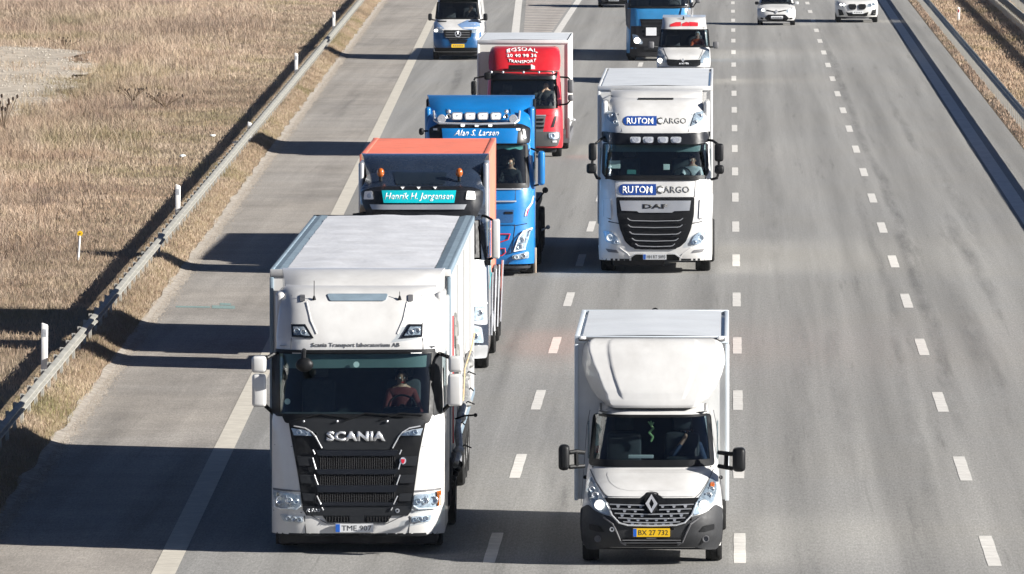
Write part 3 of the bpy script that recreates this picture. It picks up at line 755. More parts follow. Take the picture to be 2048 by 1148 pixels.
def guard(label, fx, y0, y1, zb, sgn=1, sp=2.0, low=False):
    g = empty('guard_rail', (fx(y0), y0, zb), label, 'guard rail', 'steel guard rails')
    L = 4.0; bmh = beam_mesh(L+.05, low)
    pb = B(); q = .22 if low else 0; pb.box(-.05, .0, -.028, .028, -.3, .70-q).box(-.055, -.045, -.03, .03, -.3, .70-q).box(0, .028, -.04, .04, .50-q, .69-q)
    pm = bpy.data.meshes.new('post'); bmesh.ops.recalc_face_normals(pb.bm, faces=pb.bm.faces); pb.bm.to_mesh(pm); pb.bm.free(); pm.materials.append(GALVP)
    Y = y0; i = 0
    while Y < y1:
        o = link('rail_beam', bmh, None, g); o.location = (fx(Y)-fx(y0)+sgn*.03+.004*(i % 2), Y-y0, .0); o.rotation_euler.z = -math.atan((fx(Y+L)-fx(Y))/L)+(0 if sgn > 0 else 0)
        if sgn < 0: o.scale.x = -1
        sp_ = link('splice_plate', SPL(low), None, o); sp_.location = (.076, .12, 0)
        Y += L; i += 1
    Y = y0
    while Y < y1:
        o = link('post', pm, None, g); o.location = (fx(Y)-fx(y0), Y-y0, 0)
        if sgn < 0: o.scale.x = -1
        Y += sp
    return g
guard('weathered steel guard rail along the left shoulder beside the dry meadow', railx, 118, 470, .25, 1, 2.0, True)
guard('steel barrier along the right edge of the near carriageway beside a brown verge', lambda Y: 9.17, 118, 520, .09, -1, 2.0)
guard('farther steel barrier across the central reserve beside the opposite carriageway', lambda Y: 12.75, 300, 560, .02, 1, 2.0)
guard('second farther steel barrier right behind the opposite carriageway barrier', lambda Y: 13.75, 330, 560, .02, -1, 2.0)

# reflector posts
def marker(x, y, z, h, label, lean=0, red=False):
    e = empty('marker_post', (x, y, z), label, 'marker post', 'white reflector posts beside the motorway')
    b = B(); b.box(-.06, .06, -.035, .035, -.15, h, .02, 2)
    for v in b.bm.verts:
        if v.co.z > h-.05: v.co.z -= (v.co.x+.06)*.35
    b.build('shaft', POSTW, e); B().box(-.03, .03, -.038, -.0352, h-.26, h-.12).build('reflector', REDL if red else REFL, e); e.rotation_euler.y = lean
for px, py, Y, lab in ((88, 645, 159, 'largest and nearest white marker post behind the left guard rail'), (355, 368, 212.5, 'white marker post behind the left rail beside the long truck shadow'),
                    (502, 243, 262, 'short white marker post showing just its top over the left rail'), (592, 105, 312.3, 'white marker post behind the left rail left of the blue and white van'),
                    (667, 23, 365.6, 'farthest white marker post at the top of the left guard rail')):
    X, Z = atY(px, py, Y); X = min(X, railx(Y)-.10); zb = .25; marker(X, Y, zb, Z-zb, lab, random.uniform(-.02, .02))
Yp = 398; X, Z = atY(1917, 30, Yp); marker(X, Yp, 0, max(.6, Z), 'white marker post with red reflector on the central reserve', .03, True)
# thin pole with yellow ring
x, y = G(155, 518, .3); t = atY(160, 467, y)
e = empty('marker_pole', (x, y, .28), 'thin white pole topped with a yellow disc in the meadow', 'marker pole')
d = Vector((t[0]-x, 0, t[1]-.28)); B().cyl((0, 0, -.2), d*.93, .028, .024, 10).build('shaft', POSTW, e)
B().cyl(d+Vector((0, -.02, 0)), d+Vector((0, .02, 0)), .062, n=20).build('disc', YEL, e); B().cyl(d+Vector((0, -.025, 0)), d+Vector((0, -.019, 0)), .02, n=12).build('hole', plain('disc_centre', (.25, .13, .01), .6), e)
# litter in the meadow
for px, py, lab in ((365, 313, 'scrap of pale litter lying in the grass upper left of the rail'), (471, 286, 'pale blue scrap of litter in the rail shadow'), (425, 272, 'tiny white scrap of litter in the middle of the meadow')):
    x, y = G(px, py, .45); b = B(); b.sph((0, 0, 0), .07, (1.3, 1, .45), 8)
    for v in b.bm.verts: v.co += Vector((random.uniform(-.02, .02),)*3)
    o = b.build('litter', PAPER, None, True, label=lab, category='litter'); o.location = (x, y, .47)

# ================================================================== VEHICLES
def cargo(v, y0, y1, x0, x1, z0, z1, wall=COOLW, roof=ROOFW, rail=ALU, railw=.06, strip=None, stripw=.2, ribs=0, name='cargo_box', side=None, open_roof=False, posts=True):
    side = side or wall; e = 0.02
    body = B().box(x0+.02, x1-.02, y0+.02, y1-.02, z0+.02, z1-.04).build(name, wall, v.root, False)
    B().box(x0, x0+.018, y0+.05, y1-.05, z0+.05, z1-.06).build('side_wall', side, body); B().box(x1-.018, x1, y0+.05, y1-.05, z0+.05, z1-.06).build('side_wall', side, body)
    # roof sheet, slightly wavy
    nx, ny = 12, max(6, int((y1-y0)*3)); vs = []; fs = []; sw = stripw if strip else railw
    for j in range(ny+1):
        for i in range(nx+1):
            x = x0+sw+(x1-x0-2*sw)*i/nx; y = y0+.05+(y1-y0-.1)*j/ny
            z = z1-.002+.018*math.sin(math.pi*i/nx)+(.010 if ribs and j % 2 else 0)+(.016 if ribs else .007)*mn.noise((x*2.4, y*1.3, z1*5))
            vs.append((x, y, z))
    for j in range(ny):
        for i in range(nx): a = j*(nx+1)+i; fs.append((a, a+1, a+nx+2, a+nx+1))
    link('roof_sheet', meshdata('roof_sheet', vs, fs), roof, body, True)
    if strip:
        for xa, xb in ((x0+.03, x0+stripw), (x1-stripw, x1-.03)):
            vs = []; fs = []; n = int((y1-y0)/.16)
            for j in range(n+1):
                y = y0+.05+(y1-y0-.1)*j/n; z = z1-.004+(.014 if j % 2 else 0)+.004*mn.noise((y*3, xa, 0))
                vs += [(xa, y, z-.02), ((xa+xb)/2, y, z), (xb, y, z-.004)]
            for j in range(n):
                for i in (0, 1): a = 3*j+i; fs.append((a, a+1, a+4, a+3))
            link('roof_edge_strip', meshdata('roof_edge_strip', vs, fs), strip, body, False)
    for xa in (x0-.006, x1-railw*.55): B().box(xa, xa+railw*.6, y0+.01, y1-.01, z1-.11, z1+.004, .012).build('roof_rail', rail, body)
    B().box(x0-.004, x1+.004, y0-.012, y0+.03, z1-.10, z1+.003, .012).build('front_rail', wall if strip else rail, body)
    B().box(x0-.004, x1+.004, y1-.05, y1+.012, z1-.10, z1+.014, .015).build('rear_rail', BLACK if strip else rail, body)
    if posts:
        for xa in (x0-.01, x1-.05): B().box(xa, xa+.06, y0-.008, y0+.055, z0, z1-.11, .015).build('corner_post', rail, body)
    for xa in (x0-.008, x1-.04): B().box(xa, xa+.048, y0+.06, y1, z0, z0+.12, .01).build('bottom_rail', rail, body)
    return body
def underside(v, y0, y1, w=.45, z0=.45, z1=.95): B().box(-w, -w+.12, y0, y1, z0, z1).box(w-.12, w, y0, y1, z0, z1).box(-w, w, y0+.3, y0+.6, z0+.1, z1-.1).box(-1.0, 1.0, y0+1.2, y0+1.35, z0, z0+.2).build('chassis_frame', CHASS, v.root)
def wipers(v, L, r=.012, off=.05, mat=BLACK):
    for pts in L: v.strip('wiper', pts, r, mat, off)

# ---------------------------------------------------------------- 1. white tractor with curtain trailer (front left)
v = Veh('articulated_truck', 'white articulated truck with black grille and light curtain trailer, nearest on the left lane', 'truck', 714.6, 1108,
        [(.28, .03, 1.25), (.45, .0, 1.25), (.9, .02, 1.25), (1.5, .06, 1.25), (1.9, .10, 1.25), (2.0, .12, 1.235), (2.91, .39, 1.205), (3.02, .40, 1.20), (3.10, .42, 1.20), (3.35, .56, 1.18), (3.6, .76, 1.15), (3.74, 1.0, 1.12), (3.80, 1.25, 1.10), (3.83, 2.3, 1.10)], d=.32, n=7)
c = 714.6
v.shell('cab', [.28, .34, .45, .7, .9, 1.2, 1.5, 1.75, 1.9, 2.0, 2.2, 2.4, 2.6, 2.8, 2.91, 3.02, 3.1, 3.22, 3.35, 3.48, 3.6, 3.68, 3.74, 3.80, 3.83], 2.35, WHITE, hole=(2.0, 2.91, .91), side=(.75, 1.75, 2.05, 2.8))
v.inside(1.1, 2.0, 2.98, 1.14, .32, 2.2, wheel_x=.62, seats=(-.62, .62))
wsh = fillet([(552, 703), (871, 703), (867, 832), (550, 832)], 7)
v.panel('windshield', wsh, GLASS, off=.015, th=.006)
v.panel('windshield_surround', wsh, BLACK, off=.022, th=.016, hole=[(559, 706), (864, 706), (858, 826), (560, 826)])
v.panel('roller_blind', [(562, 706), (862, 706), (862, 734), (562, 736)], plain('blind_grey_teal', (.10, .145, .15), .7, var=.1), off=-.06, th=.01)
for cx in (596, 833): v.panel('visor_clip', rrect(cx-11, 703.5, cx+11, 706.5, 1), WTEXT, off=.03, th=.006)
v.panel('sticker', circ(713, 729, 6), PAPER, off=-.0, th=.004); v.panel('sticker', circ(575, 803, 6), PAPER, off=-.0, th=.004)
for sg in (1, -1):
    q = [(870, 703), (885, 710), (885, 826), (868, 832)]; q = q if sg > 0 else [(2*c-a, b) for a, b in q]
    v.panel('pillar_trim', q, CHAR, off=.01)
v.panel('header_strip', [(552, 697), (871, 697), (872, 703), (552, 703)], BLACK, off=.035, th=.04)
v.panel('cowl', fillet([(563, 829), (866, 829), (858, 846), (571, 846)], 5), BLACK, off=.03, th=.04)
wipers(v, [[(590, 840), (640, 828), (700, 836)], [(690, 841), (730, 826), (808, 833)], [(760, 840), (800, 826), (845, 830)]])
for px in (608, 675, 775): B().sph(v.surf(px, 842, .06), .018).build('washer_nozzle', CHROME, v.root)
hood = [(577, 842), (594, 837), (835, 837), (852, 842), (845, 851), (813, 858), (802, 866), (792, 890), (781, 899), (648, 899), (638, 891), (628, 867), (616, 857), (584, 851)]
v.panel('hood_panel', fillet(hood, 4), CHAR, off=.035, th=.05)
v.strip('chrome_trim', [(588, 851.5), (611, 856), (624, 864), (631, 872), (644, 896)], .011, CHROME, .045, mir=c)
grille = [(577, 843), (583, 872), (590, 905), (597, 955), (606, 1020), (613, 1031), (816, 1031), (823, 1020), (832, 955), (839, 905), (846, 872), (852, 843)]
g = v.panel('grille', grille, BLACK, off=.012, th=.02)
v.headlight([(583, 856), (606, 859), (619, 863), (627, 871), (588, 870)], c, [(598, 863.5, 5, CHROME), (612, 866, 3.5, CHROME)], off=.035)
for y0, y1 in ((900, 911), (938, 948), (970, 984), (1004, 1011)):
    v.panel('grille_bar', fillet([(632, y0), (797, y0), (792, y1), (637, y1)], 3), SATIN, off=.05, th=.05, parent=g)
for y0, y1 in ((912, 931), (949, 966), (986, 1002)):
    v.panel('side_block', fillet([(594+(y0-910)*.14, y0), (626+(y0-910)*.05, y0+1), (628+(y0-910)*.05, y1), (597+(y0-910)*.14, y1)], 2.5), CHAR, off=.04, th=.04, mir=c)
for y0, y1, n in ((911, 938, 34), (948, 970, 34), (984, 1004, 32)):
    b = B()
    for i in range(n):
        px = 641+148*i/(n-1); a = v.surf(px, y0, .02); d_ = v.surf(px, y1, .02); b.cyl(a, d_, .010, n=4)
    for k in range(3):
        yy = y0+(y1-y0)*(k+1)/4; b.tube([v.surf(641, yy, .022), v.surf(789, yy, .022)], .006, 4)
    b.build('grille_mesh', MESHB, g, False, kind='stuff')
for a, b_ in (((626, 899), (630, 908)), ((625.5, 915), (632, 938)), ((629, 949), (636, 969)), ((634, 991), (642, 1008)), ((644, 1014), (647, 1020))):
    v.strip('chrome_tick', [a, b_], .010, CHROME, .05, mir=c)
v.panel('badge', circ(806, 921, 6.5, 7), CHROME, off=.055, th=.02, step=.2); v.panel('badge_shield', [(802, 917.5), (810, 917.5), (809, 924), (806, 927), (803, 924)], REDL, off=.066, th=.01, step=.2)
v.panel('kick_panel', [(605, 1012), (823, 1012), (820, 1022), (812, 1031), (616, 1031), (608, 1022)], CHAR, off=.03, th=.03)
v.text('SCANIA', (653, 862, 771, 882), CHROME, off=.05, th=.018, bold=.05)
v.text('R500', (612, 1017, 641, 1024), ALU, off=.034, th=.006, shear=.3, bold=.02)
v.panel('tow_badge', circ(795, 1021, 4.5), ALU, off=.036, step=.2); v.panel('tow_badge_mark', circ(795, 1021, 2), BLACK, off=.042, step=.2)
v.headlight(fillet([(547, 983), (560, 984), (600, 989), (603, 1013), (592, 1020), (552, 1015)], 4), c, [(561, 1000, 9, CHROME), (578, 1001, 7, CHROME), (592, 1002, 6, CHROME)], off=.02)
v.strip('light_blade', [(550, 1012), (560, 1016), (592, 1017), (602, 1011)], .012, WTEXT, .05, mir=c)
v.strip('light_blade', [(549, 989), (549.5, 1011)], .008, WTEXT, .05, mir=c); v.strip('light_blade', [(573, 990), (576, 1005), (581, 1010)], .007, CHROME, .055, mir=c)
v.panel('headlight_gap', [(546, 975), (601, 981), (601, 984), (546, 979)], GREYP, off=.012, th=.02, mir=c)
for sg in (1, -1): 
    q = [(874, 982), (883, 980), (883, 1010), (876, 1012)]; v.panel('side_marker', q if sg > 0 else [(2*c-a, b) for a, b in q], AMBER if sg > 0 else REFL, off=.052)
v.headlight(fillet([(560, 1028), (606, 1033), (606, 1045), (568, 1042)], 3), c, [(576, 1036, 4.5, CHROME), (588, 1038, 5, CHROME), (599, 1039, 4.5, CHROME)], off=.018)
v.panel('lower_intake', fillet([(645, 1031), (784, 1031), (774, 1045), (655, 1045)], 2), BLACK, off=.02, th=.03)
b = B()
for i in range(22):
    px = 653+124*i/21
    if abs(px-715) > 15: b.cyl(v.surf(px, 1033, .03), v.surf(px, 1043, .03), .007, n=4)
b.build('intake_mesh', MESHB, v.root, False, kind='stuff'); v.panel('intake_centre', rrect(699, 1031, 728, 1045, 1), CHAR, off=.04)
v.strip('panel_gap', [(609, 1032), (612, 1067)], .006, BLACK, .006, mir=c); v.strip('panel_gap', [(620, 1030), (655, 1047), (774, 1047), (809, 1030)], .006, GREYP, .008)
v.strip('panel_gap', [(547, 1020), (604, 1025)], .006, GREYP, .006, mir=c); v.strip('panel_gap', [(549, 889), (585, 893)], .004, GREYP, .004, mir=c)
v.plate(671, 1047, 747, 1064, 'TME 907')
v.panel('bumper_lip', [(553, 1064), (876, 1064), (872, 1070), (557, 1070)], BLACK, off=.0, th=.03)
B().box(-1.15, 1.15, .25, 1.0, .12, .6, .05).box(-1.2, -.5, .5, 1.0, .1, .5).build('underbody', CHASS, v.root)
v.text('Scania Transport laboratorium AB', (624, 685.5, 800, 696), GDARK, off=.007, th=.006, bold=.0)
v.headlight([(583, 648), (611, 648), (628, 676), (584, 673)], c, [(594, 661, 6, CHROME), (607, 664, 6, CHROME)], back=BLACK, off=.02)
v.panel('lamp_reflector', [(587, 653), (608, 653), (620, 671), (588, 669)], REFL, off=.028, mir=c)
for a, b_ in (((585, 590), (583, 648)), ((583, 676), (582, 698))): v.strip('panel_gap', [a, b_], .005, GREYP, .004, mir=c)
v.strip('roof_crease', [(614, 604), (622, 640), (634, 668)], .014, WHITE, .0, mir=c)
v.panel('roof_hatch', fillet([(655, 587), (777, 587), (772, 601), (661, 601)], 4), STRIP, off=.03, th=.06)
for px in (606, 822): v.panel('roof_step', rrect(px-5, 589, px+5, 602, 2), GREYP, off=.03, th=.04)
for px, hh in ((629, .28), (800, .12)): p = v.surf(px, 600, .0); B().cyl(p, p+Vector((0, .02, .06)), .03, .012, 8).cyl(p, p+Vector((0, .03, hh)), .006, n=5).build('antenna', BLACK, v.root)
# roof deflector rising to the trailer height
def deflector(v, ya, yb, za, zb, wa, wb, mat, wing=True, name='roof_deflector', bulge=.10):
    vs = []; fs = []; nj, ni = 9, 16
    for j in range(nj+1):
        t = j/nj
        for i in range(ni+1):
            u = 2*i/ni-1; w = wa+(wb-wa)*t
            z = za+(zb-za)*(math.sin(t*math.pi/2)**.8); y = ya+(yb-ya)*t+.25*abs(u)**6
            vs.append((u*w, y, z+bulge*(.35-abs(u)**3*.35)*math.sin(math.pi*t*.9)))
    for j in range(nj):
        for i in range(ni): a = j*(ni+1)+i; fs.append((a, a+1, a+ni+2, a+ni+1))
    k = len(vs)
    for j in range(nj+1):                                   # closed cheeks down to the cab roof
        for i in (0, ni): p = vs[j*(ni+1)+i]; vs.append((p[0]*.99, p[1]+.05, za-.25))
    for j in range(nj):
        a = j*(ni+1); fs.append((a, a+ni+1, k+2*j+2, k+2*j)); a = j*(ni+1)+ni; fs.append((a, k+2*j+1, k+2*j+3, a+ni+1))
    return link(name, meshdata(name, vs, fs), mat, v.root, True)
df = deflector(v, 1.25, 2.45, 3.70, 3.99, 1.10, 1.20, WHITE)
for sg in (-1, 1):
    B().box(sg*1.16-.07, sg*1.16+.07, 1.1, 2.5, 2.6, 3.72, .06, 3).build('side_fairing', WHITE, v.root)
    B().box(sg*1.235-.03, sg*1.235+.03, 2.3, 2.75, .7, 3.6, .03).build('side_extender', WHITE if sg > 0 else WHITE, v.root)
a = v.Q(543, 537, 2.8); b_ = v.Q(903, 537, 2.8); tx0, tx1 = a.x, b_.x
t_ = cargo(v, 2.8, 18.4, tx0, tx1, 1.0, 3.96, WHITE, TARP, STRIP, .09, strip=STRIP, stripw=.24, ribs=1, name='trailer', side=CURT)
for y in (6.8, 11.0, 15.2): B().box(tx1-.004, tx1+.006, y, y+.03, 1.15, 3.8).build('curtain_strap', GREYP, t_)
for (y, z, r) in ((6.2, 2.6, .38), (6.9, 2.25, .32), (7.7, 1.9, .30), (5.3, 2.9, .25)):
    b = B(); b.tube([(tx1+.012, y+r*math.cos(q/10), z+r*math.sin(q/10)) for q in range(4, 58, 6)], .022, 5).build('curtain_lettering', GTEXT, t_)
B().box(tx1+.002, tx1+.02, 4.0, 4.06, 1.3, 3.2).build('curtain_mark', REDF, t_)
underside(v, 2.0, 18.2)
for x in (-1.05, 1.05): v.wheel(x, 1.45); v.wheel(x*.98, 5.0, .5, .55)
for y in (12.2, 13.5, 14.8):
    for x in (-1.08, 1.08): v.wheel(x, y, .48, .38)
for sg in (-1, 1):
    B().box(sg*1.22-.02, sg*1.22+.02, 2.2, 4.4, .35, 1.0, .015).build('side_skirt', CHAR, v.root)
    B().box(sg*1.22-.02, sg*1.22+.02, 7.0, 11.3, .45, .62, .01).box(sg*1.22-.02, sg*1.22+.02, 7.0, 11.3, .75, .92, .01).build('side_guard', ALU, v.root)
    B().box(sg*1.2-.03, sg*1.2+.03, .9, 2.1, 1.0, 1.25, .02).build('wheel_arch', CHAR, v.root)
    B().box(sg*1.245-.012, sg*1.245+.012, .75, 2.2, 2.05, 2.85, .01).build('side_window', GLASSD, v.root)
    B().box(sg*.8-.35, sg*.8+.35, 15.7, 15.74, .2, .8).build('mudflap', BLACK, v.root)
# measuring cables and pipes wrapped in foil along the right side
v.root.rotation_euler.z = .0065
pts = [Vector((tx1+.06+.04*math.sin(i*1.1), 3.1+i*.75, 1.05+.085*i+.05*math.sin(i*2.3))) for i in range(13)]
hb = B(); hb.tube(pts, .055, 8)
for i, p in enumerate(pts): hb.sph(p+Vector((.03*math.sin(i*3), 0, .04*math.cos(i*5))), .07+.03*(i % 3)/2, (.9, 2.0, .8), 8)
hose = hb.build('foil_hose', plain('foil_grey', (.30, .30, .29), .45, metal=.4, var=.4, scale=9), v.root)
for i in range(0, 12, 2): p = pts[i]; B().tube([p, p+Vector((.07, .1, .05)), p+Vector((.11+.03*(i % 4), .2, .0))], .011, 5).build('clamp', BLACK, hose)
B().tube([pts[12], pts[12]+Vector((.05, .6, .28)), pts[11]+Vector((.06, .5, .2)), pts[8]+Vector((-.02, 0, .35)), pts[6]], .012, 5).build('cable', plain('beige_cable', (.5, .38, .22), .6), hose)
p = v.Q(905, 853, 5.5); B().tube([(tx1, 5.5, 1.55), (tx1+.15, 5.5, 1.60), (tx1+.30, 5.5, 1.61)], .014).sph((tx1+.31, 5.5, 1.61), .03).build('marker_arm', BLACK, v.root)
for i in range(5): B().sph(pts[0]+Vector((-.05+.03*i, -.3+.12*i, -.25+.06*i)), .05).build('connector', BLACK, hose)
B().tube([(tx1-.03, 2.5, .5), (tx1+.0, 2.7, 1.1), (tx1+.03, 3.0, 1.2)], .05).build('exhaust_pipe', CHASS, v.root)
v.mirror([(504, 712, 533, 745), (505, 748, 533, 813)], .35, [[(534, 716, .4), (548, 708, .5), (556, 706, .7)], [(532, 812, .38), (543, 822, .5), (550, 830, .6)]], WHITE, BLACK, depth=.2, rr=.045, r=.03)
v.mirror([(897, 712, 926, 744), (896, 748, 925, 812)], .35, [[(897, 714, .4), (885, 709, .5), (876, 706, .7)], [(897, 811, .38), (886, 822, .5), (878, 829, .6)]], WHITE, BLACK, depth=.2, rr=.045, r=.03)
a = v.surf(609, 700, .1); m_ = v.surf(611, 727, .28)
o = B().sph(m_, .13, (1.0, .55, .8), 16).build('front_mirror', BLACK, v.root); B().tube([a, a+Vector((0, -.12, -.02)), m_+Vector((-.02, 0, .08))], .035).build('mirror_arm', BLACK, o)
v.driver(803, 755, 1.35, CLOTH['red'], 'driver in a dark red top in the nearest white articulated truck', .15, steer=1)

# ---------------------------------------------------------------- 2. white box van, right
v = Veh('box_van', 'white box van with black bumper and yellow plate, nearest on the right', 'van', 1303.5, 1133,
        [(.26, .10, .98), (.40, .02, 1.00), (.62, .0, 1.01), (.80, .03, 1.0), (.93, .10, .98), (1.0, .20, .96), (1.12, .50, .95), (1.25, .86, .94), (1.31, 1.03, .935), (1.34, 1.08, .93), (2.05, 1.58, .80), (2.10, 1.68, .79), (2.16, 2.0, .78)], d=.42, n=5, step=.07)
c = 1303.5
v.shell('cab', [.26, .33, .40, .5, .62, .74, .80, .87, .93, 1.0, 1.06, 1.12, 1.18, 1.25, 1.31, 1.34, 1.5, 1.65, 1.8, 1.95, 2.05, 2.08, 2.10, 2.13, 2.16], 2.4, WHITE, hole=(1.34, 2.05, .92), side=(1.75, 2.2, 1.40, 1.95))
v.inside(.7, 1.36, 2.08, .78, 1.25, 2.38, seats=(-.42, .42), wheel_x=.46)
wsh = fillet([(1186, 826), (1422, 826), (1430, 931), (1177, 931)], 9)
v.panel('windshield', wsh, GLASSD, off=.012, th=.006)
v.panel('windshield_surround', wsh, BLACK, off=.019, th=.014, hole=[(1195, 831), (1413, 831), (1420, 917), (1187, 917)])
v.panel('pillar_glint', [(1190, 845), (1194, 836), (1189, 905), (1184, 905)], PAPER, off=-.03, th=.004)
v.panel('sticker', rrect(1190, 891, 1199, 906, 2), REDF, off=.0, th=.004)
v.panel('hood', fillet([(1182, 936), (1424, 936), (1412, 965), (1398, 986), (1392, 992), (1322, 993), (1314, 984), (1293, 984), (1285, 993), (1215, 992), (1208, 985), (1193, 962)], 5), WHITE, off=.022, th=.03)
v.panel('hood_centre', fillet([(1212, 944), (1395, 944), (1388, 964), (1372, 976), (1348, 981), (1259, 981), (1235, 976), (1219, 964)], 7), WHITE, off=.030, th=.02)
v.strip('panel_gap', [(1180, 938), (1192, 964), (1207, 987), (1216, 995)], .006, GREYP, .012, mir=c)
v.strip('panel_gap', [(1180, 820), (1174, 850), (1168, 930), (1162, 1010)], .005, GREYP, .003, mir=c)
v.strip('panel_gap', [(1184, 934), (1423, 934)], .012, BLACK, .016)
hl_ = fillet([(1183, 951), (1190, 964), (1202, 986), (1214, 1004), (1221, 1030), (1204, 1026), (1188, 1015), (1178, 1000), (1173, 980), (1174, 962)], 4)
v.headlight(hl_, c, [(1199, 1009, 11, CHROME), (1184, 978, 6, CHROME), (1190, 990, 7, CHROME)], off=.03)
for sg in (1, -1):
    px = 1199 if sg > 0 else 2*c-1199; p = v.surf(px, 1009, .085); B().sph(p, .058, (1, .35, 1), 14).build('lit_bulb', LIT, v.root)
    px = 1182 if sg > 0 else 2*c-1182; v.panel('indicator', circ(px, 968, 4.5, 6), AMBER if sg < 0 else REFL, off=.085, th=.01, step=.3)
v.panel('bumper', fillet([(1161, 1016), (1176, 1008), (1188, 1020), (1206, 1029), (1223, 1033), (1236, 1047), (1248, 1052), (1359, 1052), (1371, 1047), (1384, 1033), (1401, 1029), (1419, 1020), (1431, 1008), (1446, 1016), (1447, 1048), (1444, 1080), (1434, 1098), (1414, 1099), (1390, 1094), (1218, 1094), (1193, 1099), (1173, 1098), (1163, 1080), (1160, 1048)], 5), plain('bumper_plastic', (.016, .017, .019), .6, var=.15, scale=8), off=.03, th=.06)
v.panel('grille', fillet([(1206, 995), (1282, 996), (1293, 984), (1314, 984), (1325, 996), (1401, 995), (1394, 1014), (1384, 1033), (1370, 1048), (1358, 1052), (1249, 1052), (1237, 1048), (1223, 1033), (1213, 1014)], 3), BLACK, off=.026, th=.03)
v.strip('chrome_trim', [(1214, 1005), (1224, 1030), (1238, 1045), (1255, 1050), (1303.5, 1051)], .014, CHROME, .05, mir=c)
for yy, hw in ((1008, 84), (1017, 80), (1026, 74), (1035, 67), (1043, 57)):
    gap = 15 if yy < 1024 else 0
    v.strip('slat', [(c-hw, yy), (c-hw*.5, yy+1.5), (c-gap if gap else c, yy+2)], .009, ALU, .055, mir=c)
    for k in range(4):
        px = c-hw+hw*.2+k*hw*.27+(hw*.12 if (yy//9) % 2 else 0)
        if c-px > gap+3: v.panel('slat_clip', [(px-4, yy+1), (px+4, yy+1), (px+2, yy+7), (px-2, yy+7)], ALU, off=.05, th=.01, mir=c, step=.3)
v.panel('badge_plate', fillet([(1303.5, 985), (1318, 996), (1313, 1020), (1303.5, 1028), (1294, 1020), (1289, 996)], 4), BLACK, off=.07, th=.04, step=.3)
v.panel('diamond_badge', [(1303, 987), (1315, 1006), (1303, 1025), (1291, 1006)], CHROME, off=.10, th=.03, step=.3, hole=[(1303, 996), (1308, 1006), (1303, 1016), (1298, 1006)])
v.plate(1266, 1056, 1340, 1073, 'BX 27 732', True, off=.055, blue=.1)
v.panel('plate_clip', rrect(1293, 1074, 1313, 1077, 1), GREYP, off=.045, th=.01)
v.panel('lower_intake', fillet([(1240, 1077), (1367, 1077), (1360, 1089), (1250, 1089)], 3), BLACK, off=.04, th=.02)
for yy in (1080, 1085): v.strip('intake_bar', [(1245, yy), (1362, yy)], .008, GREYP, .055)
v.strip('bumper_edge', [(1207, 1034), (1226, 1048), (1234, 1065), (1242, 1084), (1252, 1089)], .014, plain('bumper_edge_grey', (.10, .10, .105), .5), .045, mir=c)
v.panel('fog_recess', fillet([(1398, 1063), (1408, 1051), (1429, 1047), (1429, 1058), (1412, 1063)], 3), BLACK, off=.042, th=.01, mir=c)
for sg in (1, -1):
    p = v.surf(c+sg*108, 1077, .045); B().lathe([(0, .05), (-.02, .048), (-.02, .036), (0, .03), (-.0, .001)], p, 'y', 16).build('fog_lamp', GREYP, v.root)
p = v.surf(1224, 1058, .05); B().lathe([(0, .034), (-.012, .034), (-.012, .02), (.0, .018)], p, 'y', 14).build('tow_eye', ALU, v.root)
v.mirror([(1117, 889, 1139, 940)], .9, [[(1139, 905, .95), (1152, 903, 1.0), (1168, 905, 1.1)], [(1139, 934, .95), (1152, 933, 1.0), (1168, 932, 1.1)], [(1152, 904, 1), (1153, 932, 1)]], BLACK, BLACK, .26, .06, .032)
v.mirror([(1465, 895, 1491, 943)], .9, [[(1464, 908, .95), (1453, 907, 1.0), (1437, 905, 1.1)], [(1464, 937, .95), (1453, 935, 1.0), (1437, 932, 1.1)], [(1453, 907, 1), (1452, 934, 1)]], BLACK, BLACK, .26, .06, .032)
a = v.Q(1150, 672, 2.4); b_ = v.Q(1457, 672, 2.4)
bx = cargo(v, 2.4, 8.4, a.x, b_.x, .74, a.z, COOLW, ROOFW, plain('box_edge_profile', (.55, .60, .64), .5, var=.06), .11)
B().box(a.x+.05, b_.x-.05, 2.36, 2.40, a.z-.07, a.z-.015, .01).build('front_gutter', GREYP, bx)
for px in (1165, 1441): p = v.Q(px, 676, 2.35); B().sph(p, .035, (1.5, 1, .8), 8).build('marker_lamp', WTEXT, bx)
B().tube([(-.08, 8.38, a.z), (-.055, 8.38, a.z+.025), (-.025, 8.38, a.z+.035), (.0, 8.38, a.z+.025), (.025, 8.38, a.z)], .012).build('rear_handle', BLACK, bx)
# wind deflector above the cab
lv = [(816, 1213, 1.62), (812, 1207, 1.60), (800, 1192, 1.62), (780, 1178, 1.68), (755, 1167, 1.78), (730, 1160, 1.90), (705, 1158, 2.02), (690, 1160, 2.12), (681, 1166, 2.22), (677, 1175, 2.32)]
lv = [tuple(np.interp(t_, [(816-q[0])/139 for q in lv], [q[k] for q in lv]) for k in range(3)) for t_ in list(np.linspace(0, .12, 6))+[.13, .20]+list(np.linspace(.23, 1, 28))]
vs = []; fs = []; ni = 80
for (py, pxl, dy) in lv:
    q = v.Q(pxl, py, dy); w = abs(q.x-v.Q(c, py, dy).x)
    for i in range(ni+1):
        s0 = 2*i/ni-1; t = (816-py)/139; gx = .50+.12*t; kx = float(np.interp(t, [0, .2, .5, .85, 1], [.86, .77, .79, .89, .92])); u = math.copysign(float(np.interp(abs(s0), [0, .5, .55, .8, .84, 1], [0, gx, gx+.035, kx-.01, kx+.015, 1])), s0)
        groove = .018*float(np.interp(abs(s0), [.5, .55], [1, 0]))*float(np.interp(t, [.13, .20], [0, 1]))
        vs.append((u*w, dy-groove+.05*abs(u)**2+.42*max(0, (abs(u)-kx)/(1-kx))**1.15, q.z))
